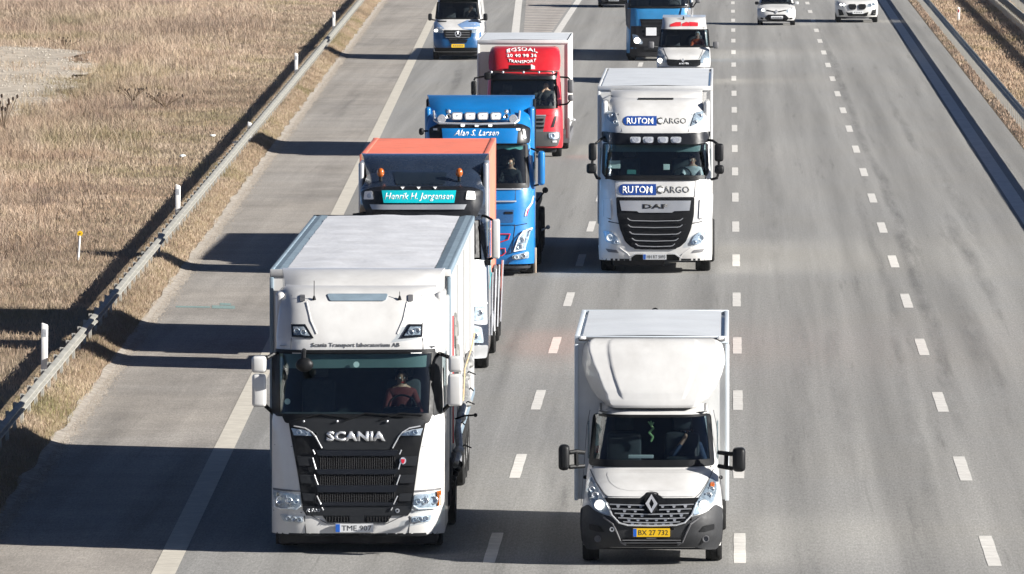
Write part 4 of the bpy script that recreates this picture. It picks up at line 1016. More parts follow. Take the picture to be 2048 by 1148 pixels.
for j in range(len(lv)-1):
    for i in range(ni): a0 = j*(ni+1)+i; fs.append((a0, a0+1, a0+ni+2, a0+ni+1))
k0 = len(vs)
for j in range(len(lv)):
    for i in (0, ni): p = vs[j*(ni+1)+i]; vs.append((p[0]*.98, 2.42, p[2]))
for j in range(len(lv)-1):
    a0 = j*(ni+1); fs.append((a0, a0+ni+1, k0+2*j+2, k0+2*j)); a0 += ni; fs.append((a0, k0+2*j+1, k0+2*j+3, a0+ni+1))
a0 = (len(lv)-1)*(ni+1)
top = list(range(a0, a0+ni+1))+[k0+2*(len(lv)-1)+1, k0+2*(len(lv)-1)]; fs.append(tuple(top))
link('wind_deflector', meshdata('wind_deflector', vs, fs), WHITE, v.root, True)
v.strip('panel_gap', [(1212, 818.5), (c, 819.5)], .006, GREYP, .008, mir=c)
for px in (1202, 1411): v.panel('deflector_bracket', rrect(px-2, 806, px+2, 820, 1), GREYP, off=.04, th=.03, step=.3)
underside(v, 2.5, 8.2, .42, .38, .72)
for x in (-.88, .88): v.wheel(x, .98, .345, .235); v.wheel(x*.97, 6.0, .345, .40)
B().box(-.8, .8, .5, 1.6, .2, .5).build('underbody', CHASS, v.root)
for sg in (-1, 1):
    B().box(sg*.93-.012, sg*.93+.012, 1.75, 2.2, 1.40, 1.95, .01).build('side_window', GLASSD, v.root)
    B().sph((sg*.98, 1.9, 1.12), .03).build('door_handle', BLACK, v.root)
v.driver(1374, 862, 1.98, CLOTH['navy'], 'driver in navy with a hand at the face in the white box van', .1, hand_face=True)
p = v.Q(1302, 850, 1.72); b = B(); b.tube([p+Vector((0, 0, .06)), p, p+Vector((.035, 0, -.05)), p+Vector((-.03, 0, -.11)), p+Vector((.03, 0, -.17)), p+Vector((0, 0, -.24))], .014, 6); b.tube([p, p+Vector((-.04, 0, .05))], .012, 6); b.tube([p+Vector((0, 0, -.02)), p+Vector((.04, 0, .04))], .012, 6)
o = b.build('hanging_ornament', plain('pale_green_plastic', (.45, .72, .30), .5), None, True, label='pale green ornament hanging behind the windscreen of the white box van', category='ornament'); o.location = (v.X, v.Y, 0)
p = v.Q(1283, 914, 1.45); o = B().box(p.x-.19, p.x+.17, p.y, p.y+.25, p.z-.02, p.z+.015, .005).build('paper_sheet', PAPER, None, False, label='white papers lying on the dashboard of the white box van', category='paper'); o.location = (v.X, v.Y, 0)

# ---------------------------------------------------------------- 3. white truck with blue and grey lettering, middle lane
v = Veh('articulated_truck', 'white truck with blue and grey lettering and five-bar grille in the middle lane', 'truck', 1310.5, 548,
        [(.30, .05, 1.27), (.45, .0, 1.28), (1.0, .03, 1.28), (1.6, .08, 1.27), (2.05, .12, 1.26), (2.12, .14, 1.25), (2.90, .36, 1.20), (2.98, .38, 1.20), (3.2, .42, 1.18), (3.5, .62, 1.14), (3.75, .9, 1.08), (3.9, 1.3, 1.02), (3.95, 2.3, 1.02)], d=.36, n=6, step=.1)
c = 1310.5
v.shell('cab', [.30, .37, .45, .7, 1.0, 1.3, 1.6, 1.85, 2.05, 2.12, 2.3, 2.5, 2.7, 2.9, 2.98, 3.08, 3.2, 3.35, 3.5, 3.63, 3.75, 3.84, 3.9, 3.95], 2.3, WHITE, hole=(2.12, 2.9, .91), side=(.75, 1.7, 2.15, 2.8))
v.inside(1.2, 2.12, 2.97, 1.14, .34, 2.2, wheel_x=.6, seats=(-.6, .6))
wsh = fillet([(1205, 286), (1416, 286), (1418, 345), (1410, 356), (1392, 361), (1229, 361), (1211, 356), (1203, 345)], 4)
v.panel('windshield', wsh, GLASS, off=.015, th=.008); v.panel('windshield_surround', wsh, BLACK, off=.024, th=.018, hole=[(1209, 288), (1412, 288), (1412, 350), (1209, 350)])
v.panel('roller_blind', [(1212, 289), (1409, 289), (1409, 303), (1212, 303)], MATS['blind_grey_teal'], off=-.06, th=.01)
v.panel('sun_visor', fillet([(1203, 262), (1250, 266), (1371, 266), (1421, 262), (1418, 283), (1392, 288), (1312, 290), (1230, 288), (1205, 283)], 4), SATIN, off=.14, th=.10)
for px in (1271, 1296.5, 1326, 1352):
    o = v.panel('roof_lamp', fillet([(px-11, 273), (px+11, 273), (px+10, 285), (px-10, 285)], 4), REFL, off=.20, th=.06, step=.3); v.panel('lens', circ(px, 279, 7, 5), CHROME, off=.215, th=.01, step=.3, parent=o)
v.headlight(fillet([(1213, 220), (1231, 225), (1239, 252), (1226, 247), (1214, 237)], 3), c, [(1221, 231, 4, CHROME), (1230, 244, 4, CHROME)], off=.03)
v.strip('panel_gap', [(1226, 190), (1237, 228), (1244, 263)], .007, GREYP, .004, mir=c)
v.panel('roof_lip', rrect(1276, 195.5, 1347, 199, 1), BLACK, off=.03, th=.04); v.panel('roof_ledge', [(1232, 189), (1390, 189), (1388, 194), (1234, 194)], WHITE, off=.03, th=.05)
def rutom(box, off):
    x0, y0, x1, y1 = box; w = x1-x0; h = y1-y0; r = h/2
    xe = x0+w*.53
    pill = [(x0+r+r*math.cos(a), y0+r+r*math.sin(a)) for a in np.linspace(math.pi/2, 3*math.pi/2, 9)]+[(xe, y0), (xe, y1)]
    o = v.panel('logo_capsule', pill, SIGNB, off=off, th=.006)
    v.text('RUTOM', (x0+w*.055, y0+h*.18, x0+w*.475, y1-h*.16), WTEXT, off=off+.003, th=.003, bold=.02, parent=o)
    v.panel('logo_disc', circ(x0+w*.585, y0+r, r*.74), WTEXT, off=off+.003, th=.003, parent=o)
    v.text('C', (x0+w*.53, y0+h*.12, x0+w*.63, y1-h*.12), GTEXT, off=off+.005, th=.003, bold=.05, parent=o)
    v.text('ARGO', (x0+w*.635, y0+h*.2, x1, y1-h*.2), GTEXT, off=off+.0, th=.004, bold=.01, parent=o)
rutom((1246, 232, 1373, 251), .008); rutom((1237, 368, 1379, 390), .008)
v.strip('panel_gap', [(1230, 362), (1232, 394)], .006, GREYP, .004, mir=c); v.strip('panel_gap', [(1217, 443), (1238, 447)], .012, BLACK, .006, mir=c)
v.panel('side_vent', fillet([(1205, 396), (1221, 398), (1223, 437), (1208, 434)], 3), WHITE, off=.03, th=.03, mir=c); v.strip('vent_gap', [(1208, 400), (1208, 432), (1222, 439)], .009, GREYP, .02, mir=c)
gr = fillet([(1232, 394), (1389, 394), (1388, 430), (1382, 458), (1372, 483), (1360, 494), (1340, 499), (1281, 499), (1262, 494), (1250, 483), (1240, 458), (1234, 430)], 4)
g = v.panel('grille', gr, BLACK, off=.02, th=.03)
v.panel('brand_band', [(1239, 401), (1382, 401), (1379, 421), (1348, 422), (1344, 425), (1278, 425), (1274, 422), (1243, 421)], SILVER, off=.05, th=.04, parent=g)
v.text('DAF', (1285, 408, 1335, 417), DTEXT, off=.056, th=.01, bold=.05, parent=g)
for yy, x0 in ((441, 1257), (454, 1258), (468, 1261), (481, 1266), (492, 1273)):
    v.strip('grille_bar', [(x0-2, yy-5), (x0+3, yy-1), (x0+8, yy), (c, yy+1)], .010, ALU, .07, mir=c)
    v.panel('grille_slat', fillet([(x0-10, yy-5), (x0+4, yy-5), (x0+10, yy+1), (2*c-x0-10, yy+1), (2*c-x0-4, yy-5), (2*c-x0+10, yy-5), (2*c-x0+4, yy+6), (x0-4, yy+6)], 2), BLACK, off=.045, th=.04, parent=g)
v.headlight(fillet([(1206, 462), (1222, 463), (1234, 473), (1241, 489), (1228, 489), (1212, 483)], 3), c, [(1219, 475, 7, WTEXT), (1232, 484, 4, CHROME)], off=.03)
v.panel('fog_slot', fillet([(1211, 497), (1233, 500), (1238, 506), (1216, 504)], 1.5), GREYP, off=.012, mir=c)
v.strip('bumper_crease', [(1197, 492), (1240, 496), (1256, 508), (1262, 516)], .012, WHITE, .0, mir=c)
v.panel('bumper_opening', fillet([(1262, 516), (1271, 509), (1350, 509), (1359, 516), (1357, 521), (1264, 521)], 2), BLACK, off=.014, th=.03)
v.strip('chrome_trim', [(1258, 516), (1270, 508), (1286, 507)], .010, CHROME, .03, mir=c)
v.plate(1286, 508, 1333, 519, 'HH RT 5093', off=.05, blue=.12)
v.panel('bumper_lip', [(1203, 516), (1418, 516), (1414, 520), (1207, 520)], CHAR, off=.0, th=.03)
v.mirror([(1177, 286, 1193, 321), (1173, 327, 1193, 347)], .35, [[(1192, 287, .4), (1204, 277, .5), (1214, 272, .6)], [(1190, 347, .4), (1194, 356, .5), (1204, 358, .5)], [(1185, 319, .35), (1184, 330, .35)]], BLACK, BLACK, .2, .06, .03)
v.mirror([(1429, 287, 1447, 323), (1429, 330, 1448, 348)], .35, [[(1435, 288, .4), (1425, 281, .5), (1414, 280, .6)], [(1436, 348, .4), (1434, 356, .5), (1422, 359, .5)], [(1437, 319, .35), (1438, 332, .35)]], BLACK, BLACK, .2, .06, .03)
a = v.Q(1196, 172, 2.6); b_ = v.Q(1424, 172, 2.6)
cargo(v, 2.6, 14.3, a.x, b_.x, 1.0, a.z, WHITE, ROOFW, COOLW, .09, name='trailer')
deflector(v, 1.5, 2.3, 3.90, 4.05, .98, 1.05, WHITE)
for sg in (-1, 1):
    B().box(sg*1.15-.07, sg*1.15+.07, 1.0, 2.4, 2.7, 3.85, .06, 3).build('side_fairing', WHITE, v.root)
    B().box(sg*1.23-.02, sg*1.23+.02, 2.2, 4.4, .35, 1.0, .015).build('side_skirt', WHITE, v.root); B().box(sg*1.245-.012, sg*1.245+.012, .75, 2.0, 2.1, 2.8, .01).build('side_window', GLASSD, v.root)
underside(v, 1.9, 14)
for x in (-1.07, 1.07): v.wheel(x, 1.35, .5, .34); v.wheel(x*.98, 5.0, .5, .55)
for y in (9.6, 10.9, 12.2):
    for x in (-1.08, 1.08): v.wheel(x, y, .48, .38)
B().box(-.95, .2, .4, 1.0, .15, .55, .05).build('underbody', CHASS, v.root)
v.driver(1384, 320, 1.25, CLOTH['white'], 'driver in a white top in the lettered white truck', 0)
for px, py, w, h, lab in ((1229, 329, .26, .18, 'large white card on the dashboard of the lettered white truck'), (1333, 334, .14, .13, 'small white card on the middle of the dashboard of the lettered white truck'), (1263, 344, .20, .10, 'pale teal box on the dashboard of the lettered white truck')):
    p = v.Q(px, py, .52); o = B().box(p.x-w/2, p.x+w/2, p.y, p.y+.03, p.z-h/2, p.z+h/2, .005).build('card', PAPER if 'teal' not in lab else TEAL, None, False, label=lab, category='card'); o.location = (v.X, v.Y, 0)

# ---------------------------------------------------------------- 4. dark truck with orange container
v = Veh('container_truck', 'dark navy truck with cyan name sign and orange container behind the nearest trailer', 'truck', 843.5, 745,
        [(.35, .05, 1.24), (.5, .0, 1.25), (1.6, .06, 1.25), (2.0, .12, 1.24), (2.1, .14, 1.23), (2.85, .36, 1.19), (2.98, .36, 1.19), (3.02, .34, 1.19), (3.42, .40, 1.17), (3.50, .55, 1.12), (3.62, .8, 1.08), (3.78, 1.2, 1.04), (3.82, 2.2, 1.04)], d=.34, n=6, step=.1)
c = 846
v.shell('cab', [.35, .42, .5, .8, 1.2, 1.6, 1.8, 2.0, 2.1, 2.3, 2.5, 2.7, 2.85, 2.98, 3.02, 3.2, 3.42, 3.46, 3.5, 3.56, 3.62, 3.7, 3.78, 3.82], 2.3, NAVY, hole=(2.1, 2.85, .91), side=(.75, 1.7, 2.15, 2.8))
v.inside(1.2, 2.1, 2.95, 1.12, .34, 2.2, wheel_x=.6, seats=(-.6, .6))
wsh = [(735, 441), (957, 441), (959, 515), (733, 515)]
v.panel('windshield', wsh, GLASS, off=.015, th=.008); v.panel('windshield_surround', wsh, BLACK, off=.024, th=.018, hole=[(741, 445), (951, 445), (952, 508), (740, 508)])
sv = v.panel('sun_visor', fillet([(722, 382), (745, 374), (770, 372), (922, 372), (947, 374), (968, 382), (966, 408), (952, 436), (740, 436), (726, 408)], 5), SATIN, off=.10, th=.12)
v.panel('name_sign', [(764, 380), (913, 380), (909, 405), (768, 405)], CYAN, off=.13, th=.03)
v.text('Henrik H. Jørgensen', (770, 385, 907, 402), WTEXT, off=.132, th=.003, shear=.3, bold=.005)
v.panel('visor_band', [(740, 408), (934, 408), (929, 418), (745, 418)], SILVER, off=.13, th=.03)
for x0, sg in ((728, 1), (728, -1)):
    q = fillet([(730, 382), (745, 381), (748, 398), (728, 398)], 2); q = q if sg > 0 else [(2*840-a, b) for a, b in q]
    o = v.panel('visor_lamp', q, WTEXT, off=.13, th=.03); 
    cx = 739 if sg > 0 else 2*840-739; v.panel('lens', circ(cx, 391, 4.5), REFL, off=.14, th=.01, parent=o, step=.3)
for px in (806, 838, 871): v.panel('marker_lamp', [(px-4, 373), (px+4, 373), (px, 378)], WTEXT, off=.13, th=.02, step=.3)
v.panel('roof_hatch', fillet([(787, 342), (895, 342), (890, 369), (793, 369)], 4), plain('dark_glass_hatch', (.01, .015, .02), .12, coat=1), off=.03, th=.05)
for px in (762, 919):
    p = v.surf(px, 362, .04); o = B().cyl(p, p+Vector((0, 0, .12)), .035, n=10).build('beacon', BLACK, v.root); B().sph(p+Vector((0, 0, .16)), .072, (1, 1, 1.25), 14).build('beacon_dome', AMBER, o)
deflector(v, 1.0, 2.25, 3.66, 4.02, 1.08, 1.22, NAVY, bulge=.05)
for sg in (-1, 1):
    B().box(sg*1.18-.05, sg*1.18+.05, 1.2, 2.5, 2.3, 3.9, .04, 3).build('side_fairing', SILVER, v.root)
    B().box(sg*1.215-.03, sg*1.215+.045, .5, 2.2, .95, 2.0, .03).build('door_panel', SILVER, v.root); B().box(sg*1.25-.012, sg*1.25+.014, .75, 2.0, 2.1, 2.8, .01).build('side_window', GLASSD, v.root)
    for k in range(2):
        m_ = meshdata('cyan_stripe', [(sg*1.265, .7, 1.50+.28*k), (sg*1.265, 2.2, 1.72+.28*k), (sg*1.265, 2.2, 1.86+.28*k), (sg*1.265, .7, 1.60+.28*k)], [(0, 1, 2, 3)]); link('cyan_stripe', m_, CYANF, v.root)
p = v.P(962, 318); v.panel('side_graphic', circ(965, 323, 7), CYANF, off=0, th=.01, dy=2.2, step=.3)
v.panel('bumper', fillet([(715, 690), (977, 690), (974, 716), (718, 716)], 5), SILVER, off=.02, th=.05)
v.panel('grille', fillet([(770, 530), (922, 530), (910, 670), (782, 670)], 6), BLACK, off=.02, th=.03)
for yy in range(545, 665, 20): v.panel('grille_slat', rrect(785, yy, 907, yy+9, 2), CHAR, off=.04, th=.03)
v.headlight(fillet([(728, 655), (745, 650), (762, 684), (724, 686)], 4), c, [(742, 672, 7, CHROME)], off=.03)
v.headlight(fillet([(722, 612), (742, 612), (744, 640), (722, 640)], 4), c, [(732, 625, 6, CHROME)], off=.03)
v.panel('corner_panel', fillet([(719, 520), (765, 520), (768, 600), (745, 648), (716, 650)], 6), SILVER, off=.012, mir=c)
v.strip('chrome_trim', [(718, 606), (760, 610)], .03, WTEXT, .04, mir=c)
for k, dy in enumerate((1.0, 1.9)):
    pass
B().box(1.20, 1.29, .35, .43, 2.0, 2.1).build('mirror_bracket', BLACK, v.root)
v.mirror([(984, 438, 1000, 517)], .5, [[(985, 440, .5), (975, 434, .55), (966, 431, .6)], [(985, 516, .5), (974, 521, .55), (966, 522, .6)]], WHITE, BLACK, .3, .04, .025)
v.mirror([(694, 438, 708, 517)], .5, [[(706, 440, .5), (716, 434, .55), (724, 431, .6)]], WHITE, BLACK, .3, .04, .025)
p = v.Q(722, 428, .5); B().tube([p+Vector((-.15, 0, -.02)), p, p+Vector((.1, .1, .02))], .03).build('mirror_arm', BLACK, v.root)
v.root.rotation_euler.z = .007
xa = v.Q(723, 310, 4.6).x; xb = v.Q(979, 310, 4.6).x; zc = v.Q(722, 310, 4.6).z
ct = B().box(xa+.05, xb-.05, 4.65, 12.3, 1.25, zc-.05).build('container', ORANGE, v.root, False)
def corr(x0, x1, y0, y1, z0, z1, axis, n, d):
    vs = []; fs = []
    for i in range(n+1):
        o_ = d if i % 4 in (1, 2) else 0
        if axis == 'roof': y = y0+(y1-y0)*i/n; vs += [(x0, y, z1-o_), (x1, y, z1-o_)]
        else: y = y0+(y1-y0)*i/n; vs += [(x0-o_*(1 if axis > 0 else -1), y, z0), (x0-o_*(1 if axis > 0 else -1), y, z1)]
    for i in range(n): fs.append((2*i, 2*i+1, 2*i+3, 2*i+2))
    return vs, fs
for nm, A_ in (('roof_panel', corr(xa+.08, xb-.08, 4.75, 12.2, 0, zc-.01, 'roof', 96, .02)), ('side_panel', corr(xb-.01, 0, 4.75, 12.2, 1.35, zc-.12, 1, 120, .035)), ('side_panel', corr(xa+.01, 0, 4.75, 12.2, 1.35, zc-.12, -1, 120, .035))):
    link(nm, meshdata(nm, *A_), ORANGE, ct)
for x in (xa, xb-.1):
    B().box(x, x+.1, 4.6, 12.35, zc-.12, zc, .012).box(x, x+.1, 4.6, 12.35, 1.2, 1.34, .012).build('edge_rail', ORANGE, ct)
    for y in (4.58, 12.25): B().box(x-.004, x+.104, y, y+.12, 1.2, zc+.008, .012).build('corner_post', ORANGE, ct)
B().box(xa, xb, 4.59, 4.68, zc-.12, zc-.002, .012).build('edge_rail', ORANGE, ct); B().box(xa, xb, 12.28, 12.36, zc-.12, zc-.002, .012).build('edge_rail', ORANGE, ct)
for i in range(14): B().box(xa+.15+i*.17, xa+.22+i*.17, 4.60, 4.64, 1.4, zc-.15, .01).build('front_rib', ORANGE, ct)
underside(v, 1.9, 12.2, .45, .5, 1.1)
for x in (-1.06, 1.06):
    v.wheel(x, 1.35, .5, .34)
    for y in (5.5, 9.0, 10.4): v.wheel(x, y, .5, .45)
for sg in (-1, 1):
    B().lathe([(2.5, .001), (2.5, .28), (2.55, .30), (4.0, .30), (4.05, .28), (4.05, .001)], (sg*1.0, 0, .78), 'y', 20).build('fuel_tank', ALU, v.root)
    for k, y in enumerate((2.4, 3.6, 5.0, 6.6)): B().cyl((sg*(1.26+.03*k), y, .55), (sg*(1.28+.04*k), y+.05, 1.75), .022, n=8).build('load_stake', ALU, v.root)
    B().box(sg*1.26-.03, sg*1.26+.06, 4.3, 5.3, 1.1, 1.75, .05, 3).build('side_locker', GREYP, v.root)
v.driver(905, 480, 1.3, CLOTH['black'], 'driver in black inside the dark navy truck, hidden behind the trailer roof', 0)

# ---------------------------------------------------------------- 5. blue truck with roof lamp bar
v = Veh('articulated_truck', 'bright blue truck with chrome roof lamp bar, half hidden by the orange container', 'truck', 956.5, 553.5,
        [(.28, .05, 1.24), (.45, .0, 1.25), (1.2, .04, 1.25), (1.9, .10, 1.25), (2.0, .13, 1.24), (2.95, .38, 1.19), (3.02, .38, 1.19), (3.3, .48, 1.18), (3.45, .62, 1.15), (3.6, .8, 1.12), (3.75, 1.2, 1.08), (3.80, 2.2, 1.08)], d=.36, n=6, step=.1)
c = 960.5
v.shell('cab', [.28, .35, .45, .8, 1.2, 1.55, 1.9, 2.0, 2.2, 2.4, 2.6, 2.8, 2.95, 3.02, 3.15, 3.3, 3.38, 3.45, 3.52, 3.6, 3.68, 3.75, 3.80], 2.3, BLUE, hole=(2.0, 2.95, .91), side=(.75, 1.7, 2.1, 2.8))
v.inside(1.2, 2.0, 3.0, 1.12, .34, 2.2, wheel_x=.6, seats=(-.6, .6))
wsh = fillet([(865, 287), (1056, 287), (1060, 376), (861, 376)], 5)
v.panel('windshield', wsh, GLASS, off=.015, th=.008); v.panel('windshield_surround', wsh, BLACK, off=.024, th=.018, hole=[(870, 290), (1051, 290), (1052, 366), (869, 366)])
v.panel('curtain_fringe', [(872, 290), (1050, 290), (1050, 297), (1040, 300), (1030, 297), (1018, 300), (1006, 297), (994, 300), (980, 297), (872, 297)], TEAL, off=-.05, th=.01)
v.panel('sun_visor', fillet([(858, 256), (875, 248), (905, 244), (1016, 244), (1046, 248), (1062, 256), (1060, 286), (861, 286)], 5), SATIN, off=.12, th=.12)
v.panel('name_sign', [(884, 256), (1037, 256), (1034, 286), (887, 286)], BLUE, off=.15, th=.03)
v.text('Alan S. Larsen', (908, 259, 998, 271), WTEXT, off=.152, th=.003, shear=.45, bold=.012)
for px in (926, 954, 981): v.panel('marker_lamp', rrect(px-4, 247, px+4, 253, 2), WTEXT, off=.16, th=.02, step=.3)
for px in (871, 1037): v.panel('marker_lamp', rrect(px-4, 256, px+4, 260, 1), WTEXT, off=.16, th=.02, step=.3)
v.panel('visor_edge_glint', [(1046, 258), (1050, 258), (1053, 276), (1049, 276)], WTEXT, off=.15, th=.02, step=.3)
# roof bar with lamps and horns
lb = B(); P_ = [v.surf(px, py, .16) for px, py in ((868, 222), (870, 240), (880, 246), (960, 248), (1029, 246), (1038, 240), (1040, 222))]
bar = lb.tube(P_, .028, 10).build('lamp_bar', CHROME, v.root)
for px in (915, 941, 966.5, 992.5):
    o = v.panel('roof_lamp', fillet([(px-11, 224), (px+11, 224), (px+10, 239), (px-10, 239)], 4), CHROME, off=.20, th=.10, step=.3); v.panel('lens', fillet([(px-9, 226), (px+9, 226), (px+8, 237), (px-8, 237)], 3), WTEXT, off=.21, th=.01, parent=o, step=.3)
    v.panel('lens_shade', [(px-3, 229), (px+3, 229), (px, 234)], REFL, off=.215, th=.004, parent=o, step=.3)
for px in (884, 1027): p = v.surf(px, 237, .2); B().lathe([(-.02, .001), (-.02, .09), (0, .10), (.10, .06), (.12, .001)], p, 'y', 16).build('round_lamp', CHROME, v.root)
for px in (898, 1013):
    p = v.surf(px, 232, .16); B().lathe([(-.05, .055), (-.03, .03), (.15, .018), (.35, .015), (.4, .03)], p, 'y', 12).build('horn', CHROME, v.root); B().sph(p+Vector((0, .1, .10)), .05).build('horn_bracket', CHROME, v.root)
deflector(v, .95, 2.25, 3.62, 3.98, 1.10, 1.22, BLUE, bulge=.06)
for px in (893, 1020): v.strip('panel_gap', [(px, 218), (px+1, 228)], .008, NAVY, .006)
v.panel('hood_trim', rrect(890, 376.5, 1043, 379, .8), CHROME, off=.03, th=.02); v.panel('hood_trim', rrect(890, 401, 1033, 403.8, .8), CHROME, off=.04, th=.02)
v.strip('panel_gap', [(1031, 380), (1031, 401)], .006, NAVY, .003); v.strip('panel_gap', [(885, 450), (1032, 451), (1044, 449), (1054, 447)], .010, NAVY, .006)
v.panel('grille', fillet([(885, 415), (1034, 415), (1032, 449), (887, 449)], 4), BLUE, off=.03, th=.02)
v.panel('grille_recess', fillet([(890, 419), (1028, 419), (1026, 446), (894, 446)], 3), plain('deep_blue_mesh', (.008, .07, .20), .6, var=.2, scale=30), off=.034, th=.01)
v.panel('grille_mark', rrect(1009, 423, 1026, 428, 1), SATIN, off=.045, th=.01)
for q in ([(995, 468), (1020, 468), (1016, 479), (995, 486)], [(998, 497), (1010, 497), (1011, 505), (1004, 511), (995, 511)]):
    q = q+[q[0]]; P_ = [v.surf(a, b, .02) for a, b in q]; B().tube(P_, .012, 6).build('red_trim', REDF, v.root); P_ = [v.surf(2*c-a, b, .02) for a, b in q]; B().tube(P_, .012, 6).build('red_trim', REDF, v.root)
v.strip('panel_gap', [(1026, 420), (1030, 455), (1024, 500), (1016, 531)], .007, NAVY, .004, mir=c)
v.headlight([(1045, 462), (1064, 454), (1065, 460), (1056, 464), (1052, 478), (1051, 498), (1027, 503), (1033, 484)], c, [(1043, 480, 7, CHROME), (1040, 493, 6, CHROME)], off=.03)
v.strip('light_blade', [(1065, 456), (1046, 463), (1038, 474), (1028, 502), (1051, 498)], .016, WTEXT, .07, mir=c)
v.headlight(fillet([(1024, 511), (1058, 503), (1058, 516), (1025, 519)], 3), c, [(1033, 514, 4.5, WTEXT), (1047, 511, 5, CHROME)], off=.03)
v.strip('white_swoosh', [(1050, 432), (1053, 420), (1063, 407), (1067, 392)], .018, WTEXT, .012, mir=c); v.strip('red_swoosh', [(1053, 432), (1058, 416), (1066, 404)], .010, REDF, .018, mir=c)
v.panel('bumper_lip', [(873, 531), (1062, 531), (1060, 536), (875, 536)], CHAR, off=0, th=.03)
B().box(-1.1, 1.1, .3, 1.0, .12, .5, .05).build('underbody', CHASS, v.root)
a = v.Q(1070, 540, .3); B().box(a.x-.02, a.x+.03, .6, .66, .05, .62, .01).build('mudguard_edge', plain('peach_rubber', (.45, .35, .26), .8), v.root)
v.mirror([(1076, 302, 1090, 370)], .45, [[(1077, 303, .5), (1070, 300, .5), (1062, 297, .6)], [(1078, 369, .5), (1070, 371, .5), (1062, 372, .6)]], BLUE, BLACK, .28, .06, .022)
v.mirror([(838, 256, 848, 270)], .6, [[(847, 262, .6), (856, 262, .7)]], BLACK, BLACK, .14, .05, .02)
for sg in (-1, 1):
    B().box(sg*1.16-.07, sg*1.16+.07, 1.1, 2.5, 2.5, 3.75, .06, 3).build('side_fairing', BLUE if sg > 0 else BLUE, v.root)
    B().box(sg*1.20-.03, sg*1.20+.05, 2.1, 2.5, 2.3, 3.9, .03).build('side_fin', BLACK, v.root)
    B().box(sg*1.245-.012, sg*1.245+.012, .75, 2.0, 2.05, 2.75, .01).build('side_window', GLASSD, v.root)
    B().box(sg*1.15-.10, sg*1.15+.12, 2.6, 4.3, .5, 1.5, .04).box(sg*1.1-.12, sg*1.1+.12, 4.5, 5.6, .9, 1.3, .1).build('side_tank', CHASS, v.root)
B().tube([(1.2, 3.4, 1.45), (1.42, 3.4, 1.75)], .02).sph((1.44, 3.4, 1.78), .07).build('marker_arm', BLACK, v.root)
B().tube([(1.25, 6.0, .7), (1.45, 6.0, .8)], .02).sph((1.46, 6.0, .8), .05).build('side_lamp', WTEXT, v.root)
underside(v, 2.0, 14, .45, .5, 1.1)
B().box(-1.2, 1.2, 3.3, 13.5, 1.05, 1.25, .03).build('flat_bed', CHASS, v.root)
for x in (-1.07, 1.07):
    v.wheel(x, 1.35, .5, .34); v.wheel(x*.98, 5.0, .5, .55)
    for y in (10, 11.3, 12.6): v.wheel(x, y, .48, .4)
v.root.rotation_euler.z = .004
v.driver(1021, 326, 1.2, CLOTH['black'], 'driver in dark clothes in the bright blue truck', -.1)

# ---------------------------------------------------------------- 6. red rigid truck with pale box
v = Veh('box_truck', 'red cabbed box truck with white lettering on its roof spoiler and a pale box', 'truck', 1047, 316.5,
        [(.30, .05, 1.12), (.5, .0, 1.13), (1.2, .05, 1.12), (1.38, .10, 1.11), (1.45, .14, 1.10), (2.32, .36, 1.05), (2.40, .38, 1.04), (2.5, .42, 1.02), (2.55, 1.2, 1.02)], d=.3, n=6, step=.12)
c = 1047
v.shell('cab', [.30, .4, .5, .8, 1.0, 1.2, 1.38, 1.45, 1.7, 1.9, 2.1, 2.32, 2.40, 2.5, 2.55], 1.9, RED, hole=(1.45, 2.32, .91), side=(.6, 1.4, 1.52, 2.2))
v.inside(.9, 1.45, 2.40, .98, .34, 1.85, wheel_x=.5, seats=(-.5, .5))
wsh = fillet([(982, 158), (1111, 158), (1112, 217), (980, 217)], 3)
v.panel('windshield', wsh, GLASS, off=.015, th=.008); v.panel('windshield_surround', wsh, BLACK, off=.024, th=.018, hole=[(985, 160), (1108, 160), (1108, 212), (984, 212)])
v.panel('sun_visor', fillet([(974, 142), (1116, 142), (1114, 158), (977, 158)], 4), SATIN, off=.14, th=.12)
for px in (983, 1006, 1047, 1078, 1106): B().sph(v.surf(px, 144, .20), .04, n=8).build('marker_lamp', REFL, v.root)
v.panel('lower_panel', [(980, 220), (1112, 220), (1112, 230), (980, 230)], RED, off=.02, th=.02)
v.panel('grille', [(992, 231), (1092, 231), (1086, 265), (1000, 265)], GREYP, off=.03, th=.03)
for yy in (237, 245, 253): v.panel('grille_slat', [(995, yy), (1088, yy), (1087, yy+4), (997, yy+4)], BLACK, off=.05, th=.02)
v.panel('chrome_trim', [(992, 229.5), (1092, 229.5), (1092, 232), (992, 232)], ALU, off=.05, th=.02)
v.panel('side_vent', [(1110, 232), (1114, 232), (1108, 254), (1103, 254)], BLACK, off=.02, mir=c)
v.panel('bumper', fillet([(974, 263), (1120, 263), (1121, 276), (1116, 292), (978, 292), (973, 276)], 3), plain('grey_bumper', (.07, .07, .07), .5, var=.1), off=.04, th=.06)
v.headlight(fillet([(1097, 266), (1118, 265), (1118, 275), (1110, 279), (1098, 276)], 2), c, [(1106, 271, 5, WTEXT)], off=.06)
v.panel('fog_lamp', rrect(1105, 281, 1114, 285, 1), REFL, off=.055, mir=c)
B().box(-.95, .95, .3, .9, .15, .5, .05).build('underbody', CHASS, v.root)
for x in (-.95, .95): v.wheel(x, 1.25, .42, .28); v.wheel(x, 6.5, .42, .5)
v.mirror([(942, 162, 953, 190), (943, 192, 954, 203)], .3, [[(948, 161, .3), (950, 156, .3), (962, 154, .35), (974, 152, .4)]], BLACK, BLACK, .18, .05, .025)
v.mirror([(1135, 159, 1147, 186), (1136, 189, 1147, 202)], .3, [[(1140, 159, .3), (1136, 155, .3), (1120, 154, .4)], [(1140, 202, .3), (1134, 208, .35), (1118, 210, .4)]], GREYP, BLACK, .18, .05, .025)
